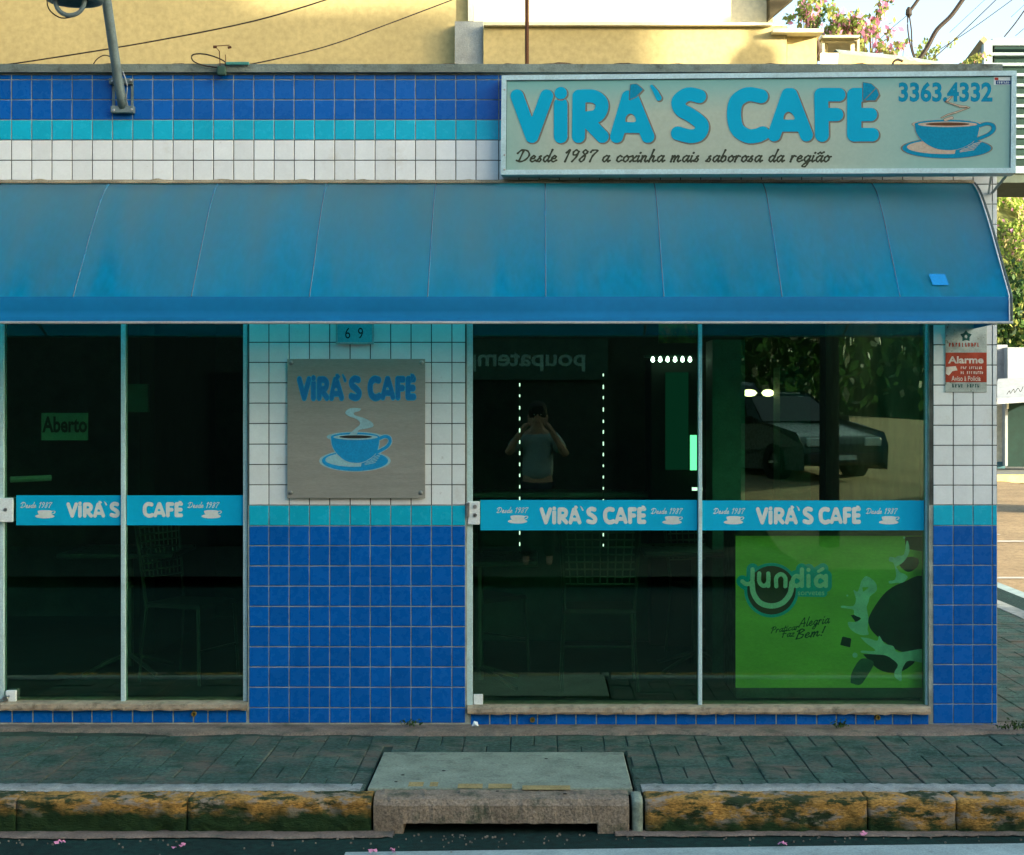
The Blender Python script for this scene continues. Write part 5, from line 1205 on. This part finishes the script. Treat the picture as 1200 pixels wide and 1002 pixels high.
# parked car, seen reflected
def car(x, y, z, label):
    t = thing('parked_car', label, 'car', (x, y, z))
    pr = [(0, .25, .80), (0, .55, .82), (.12, .72, .84), (.9, .86, .86), (1.25, .93, .86), (1.95, 1.38, .62), (3.0, 1.42, .62), (3.75, 1.0, .82), (4.0, .9, .82), (4.05, .35, .82), (4.0, .22, .80)]
    vs = []; 
    for s in (-1, 1):
        for l, h, hw in pr: vs.append((x + s * hw, y - l, z + h))
    n = len(pr); fs = [(i, i + 1, n + i + 1, n + i) for i in range(n - 1)] + [(n - 1, 0, n, 2 * n - 1)]
    fs += [tuple(range(n)), tuple(range(2 * n - 1, n - 1, -1))]
    mb = MB(); mb.add(vs, fs); body = mb.build('body', M('car_paint', (.05, .075, .065), .25, .3, var=.05, spec=.5), t)
    bv = body.modifiers.new('b', 'BEVEL'); bv.width = .13; bv.segments = 4; bv.limit_method = 'ANGLE'; bv.angle_limit = .3
    gl = M('car_glass', (.01, .015, .012), .08)
    MB().add([(x - .76, y - 1.22, z + .96), (x + .76, y - 1.22, z + .96), (x + .60, y - 1.86, z + 1.37), (x - .60, y - 1.86, z + 1.37)], [(0, 1, 2, 3)]).build('windscreen', gl, t)
    for s in (-1, 1):
        MB().add([(x + s * .865, y - 1.5, z + .92), (x + s * .865, y - 3.4, z + .95), (x + s * .645, y - 3.0, z + 1.36), (x + s * .645, y - 2.0, z + 1.34)], [(0, 1, 2, 3)]).build('side_window', gl, t)
        MB().bbox(x + s * .55 - .16, x + s * .55 + .16, y - .02, y + .03, z + .56, z + .70, .02).build('headlight', m_pvc, t)
        MB().bbox(x + s * .96 - .12, x + s * .96 + .12, y - 1.5, y - 1.4, z + .93, z + 1.05, .02).build('mirror', m_dark, t)
        for l in (.8, 3.25):
            w_ = MB(); c0 = (x + s * .74, y - l, z + .30)
            prof = [(.16, -.1), (.30, -.1), (.30, .1), (.16, .1)]
            vsx = []; nn = 20
            for r_, h_ in prof:
                for k in range(nn): vsx.append((c0[0] + h_, c0[1] + r_ * math.cos(2 * PI * k / nn), c0[2] + r_ * math.sin(2 * PI * k / nn)))
            w_.add(vsx, [(q * nn + k, q * nn + (k + 1) % nn, (q + 1) % 4 * nn + (k + 1) % nn, (q + 1) % 4 * nn + k) for q in range(4) for k in range(nn)]); wh = w_.build('wheel', m_dark, t)
            MB().lathe(c0, [(.155, -.02), (.155, .02)], 12).build('rim', m_steel, wh)
    MB().bbox(x - .72, x + .72, y - .005, y + .06, z + .28, z + .46, .03).build('bumper', M('bumper', (.05, .05, .05), .6), t)
    MB().box(x - .2, x + .2, y + .061, y + .066, z + .34, z + .42).build('number_plate', m_pvc, t)
    MB().tube([(x - .3, y - 1.95, z + 1.4), (x - .45, y - 2.0, z + 1.75)], .008, 5).build('aerial', m_dark, t)
    MB().bbox(x - .5, x + .5, y - 2.9, y - 2.05, z + 1.425, z + 1.44, .006).build('roof_skin', M('roof_pale', (.5, .5, .45), .4), t)
    return t
c1 = car(4.92, -17.4, .57, 'pale parked car on the climbing side street, seen reflected in the right-hand pane')
c1.rotation_euler = (0, 0, math.radians(-24))
c2 = car(4.35, -24.0, .86, 'parked car added behind the first one to darken the reflected road'); c2.rotation_euler = (0, 0, math.radians(-10))  # second car is added to block the sunlit road in the reflection
for i, (x, yv, lab) in enumerate(((-1, -26, 'dense dark tree behind the opposite building'), (5, -40, 'dense dark tree at the head of the climbing street'), (8, -52, 'tall dark tree furthest up the street'))):
    tree('shade_tree', lab, (x, yv, 0), (x, yv, 4.6), (3.2, 2.4, 3.0), 5200, .42, [lg3, lg3], [.7, .3], trunk_r=.3, clumps=34)
tag(MB().box(-30, 40, -72, -71, 0, 9).build('hedge_wall', lg3), 'high dark hedge closing the view at the top of the street', 'hedge')

# ------------------------------------------------------------------ the photographer, who shows in the glass
def skin_body(name, parent, pts, edges, rad, mat, sub=1, loc=(0, 0, 0)):
    me = bpy.data.meshes.new(name); me.from_pydata([tuple(Vector(p) - Vector(loc)) for p in pts], edges, []); me.materials.append(mat)
    o = link(name, me, parent, loc)
    md = o.modifiers.new('skin', 'SKIN'); md.use_smooth_shade = True
    me.skin_vertices[0]
    for i, r in enumerate(rad): me.skin_vertices[0].data[i].radius = r if isinstance(r, tuple) else (r, r); me.skin_vertices[0].data[i].use_root = (i == 0)
    sb_ = o.modifiers.new('sub', 'SUBSURF'); sb_.levels = sub; sb_.render_levels = sub
    return o
pz = -.03; py0 = -9.30
ps = thing('person', 'person in a pale T-shirt and dark trousers raising a camera, reflected in the middle pane', 'person', (0, py0, pz))
m_skin = M('skin', (.30, .17, .11), .6); m_shirt = M('pale_shirt', (.15, .20, .19), .8); m_trou = M('dark_trousers', (.015, .018, .02), .8); m_hair = M('dark_hair', (.015, .012, .01), .7)
B = lambda x, y_, z: (x, py0 + y_, pz + z)
body = [B(0, 0, .95), B(0, 0, 1.12), B(0, 0, 1.32), B(0, 0, 1.44), B(0, .03, 1.54), B(0, .05, 1.66), B(0, .05, 1.76),
        B(-.18, 0, 1.42), B(-.34, .10, 1.26), B(-.12, .28, 1.60), B(.18, 0, 1.42), B(.32, .12, 1.24), B(.10, .28, 1.60),
        B(-.10, 0, .88), B(-.12, .02, .50), B(-.13, -.02, .09), B(-.13, .12, .04), B(.10, 0, .88), B(.12, .02, .50), B(.13, -.02, .09), B(.13, .12, .04)]
ed = [(0, 1), (1, 2), (2, 3), (3, 4), (4, 5), (5, 6), (3, 7), (7, 8), (8, 9), (3, 10), (10, 11), (11, 12), (0, 13), (13, 14), (14, 15), (15, 16), (0, 17), (17, 18), (18, 19), (19, 20)]
rd = [(.16, .11), (.15, .10), (.18, .11), (.15, .10), (.055, .055), (.085, .10), (.07, .08), .075, .045, .030, .075, .045, .030, .09, .06, .04, .035, .09, .06, .04, .035]
skin_body('body', ps, body, ed, rd, m_skin, 2, (0, py0, pz))
skin_body('t_shirt', ps, [B(0, 0, .93), B(0, 0, 1.12), B(0, 0, 1.32), B(0, 0, 1.43), B(-.18, 0, 1.42), B(-.30, .07, 1.30), B(.18, 0, 1.42), B(.28, .08, 1.29)], [(0, 1), (1, 2), (2, 3), (3, 4), (4, 5), (3, 6), (6, 7)], [(.20, .14), (.185, .125), (.205, .13), (.165, .115), .095, .075, .095, .075], m_shirt, 2, (0, py0, pz))
skin_body('trousers', ps, [B(0, 0, .93), B(-.10, 0, .86), B(-.12, .02, .50), B(-.13, -.02, .10), B(.10, 0, .86), B(.12, .02, .50), B(.13, -.02, .10)], [(0, 1), (1, 2), (2, 3), (0, 4), (4, 5), (5, 6)], [(.17, .13), .11, .085, .07, .11, .085, .07], m_trou, 2, (0, py0, pz))
MB().lathe(B(0, .03, 1.70), [(.095, -.04), (.108, .02), (.105, .07), (.08, .12), (.03, .15)], 14).build('hair', m_hair, ps, smooth=True)
for s in (-1, 1):
    for k in range(4):
        MB().tube([B(s * .10, .26 , 1.585 + k * .02), B(s * .10, .285, 1.59 + k * .02), B(s * (.075 - .004 * k), .292, 1.592 + k * .02), B(s * .06, .275, 1.592 + k * .02)], [.011, .010, .009, .008], 6).build('finger', m_skin, ps)
    MB().tube([B(s * .11, .26, 1.60), B(s * .09, .225, 1.575), B(s * .065, .22, 1.58)], [.013, .011, .009], 6).build('thumb', m_skin, ps)
    MB().lathe(B(s * .035, .135, 1.70), [(.004, -.012), (.013, 0), (.004, .012)], 8).build('eye', m_pvc, ps)
    MB().lathe(B(s * .10, .05, 1.67), [(.006, -.03), (.016, 0), (.006, .03)], 8).build('ear', m_skin, ps)
MB().tube([B(0, .14, 1.70), B(0, .165, 1.66), B(0, .145, 1.65)], [.008, .014, .008], 6).build('nose', m_skin, ps)
MB().tube([B(-.025, .14, 1.615), B(0, .15, 1.612), B(.025, .14, 1.615)], .006, 5).build('mouth', M('lips', (.25, .09, .07), .5), ps)
ca = thing('hand_camera', 'small black camera held up by the person reflected in the glass', 'camera', (0, -9.05, 1.70))
MB().bbox(-.065, .065, -9.11, -9.065, HC - .05, HC + .04, .006).build('camera_body', m_dark, ca)
MB().lathe((0, -9.064, HC), [(.03, 0), (.03, .035), (.026, .04)], 16, axis='y').build('lens_barrel', m_dark, ca)
for o in (): pass

# ------------------------------------------------------------------ little things on the ground
m_petal = M('petal', (.55, .22, .34), .6, var=.2)
PT = [((71, 989), 'pair of pink petals on the dark road, leftmost'), ((213, 993), 'pink petals on the dark road below the mossy left kerb'), ((434, 1000), 'pink petals at the left tip of the pale road line'), ((462, 998), 'single pink petal on the left end of the pale road line'),
      ((915, 990), 'pink petal beside the pale road line under the yellow kerb'), ((1008, 979), 'pink petals in the gutter right of the kerb joint'), ((954, 967), 'pale petal resting against the foot of the yellow kerb'), ((1029, 970), 'pale petal in the mossy gutter under the kerb joint')]
for (px, py), lab in PT:
    c = GP(px, py, -.135); mb = MB()
    for k in range(4):
        a_ = random.uniform(0, 2 * PI); q = c + Vector((random.gauss(0, .012), random.gauss(0, .014), 0)); s = random.uniform(.008, .014)
        mb.add([q + Vector((math.cos(a_ + t_) * s, math.sin(a_ + t_) * s, .004 + .008 * (i % 2))) for i, t_ in enumerate((0, 1.3, 2.4, 3.6, 5))], [(0, 1, 2, 3, 4)])
    tag(mb.build('fallen_petals', m_petal, None, loc=tuple(c)), lab, 'petals', 'pink petals fallen on the road')
def weed(px, py, w_, lab, n=60):
    c = GP(px, py, .01); t = thing('weed', lab, 'weed', tuple(c)); pts = np.abs(rng.normal(size=(n, 3))) * np.array([0, 0, .018]) + rng.normal(size=(n, 3)) * np.array([w_, .014, 0]) + np.array([0, 0, .006])
    link('leaves', leaf_mesh('leaves', pts, .018, [lg3, lg1], [.6, .4]), t, tuple(c)); MB().tube([c, c + Vector((0, 0, .03))], .002, 4).build('stem', lg1, t)
weed(985, 853, .020, 'little green weed sprouting at the foot of the right tiled plinth'); weed(1188, 855, .05, 'strip of moss and weed at the corner of the café wall', 110); weed(480, 851, .03, 'flat dark weed in the cement strip below the middle pillar', 50)
mb = MB(); c = GP(557, 851, .02)
mb.add([c + Vector(v) for v in ((-.02, 0, 0), (.018, -.01, .002), (.012, .006, .022), (-.008, .004, .028), (.0, -.012, .012))], [(0, 1, 4), (1, 2, 4), (2, 3, 4), (3, 0, 4)]); tag(mb.build('paper_scrap', m_pvc, None, loc=tuple(c)), 'crumpled white scrap of paper at the left end of the right plinth', 'litter')
gv = MB()
for _ in range(200):
    x = random.uniform(-2.6, 2.6); yy = KY - .19 - abs(random.gauss(0, .10)); s = random.uniform(.002, .006)
    gv.box(x, x + s * 1.5, yy, yy + s, -.15, -.148 + s)
tag(gv.build('grit', M('grit', (.16, .15, .12), .9, var=.4), None), 'scattered grit and crumbs in the gutter', 'grit', kind='stuff')
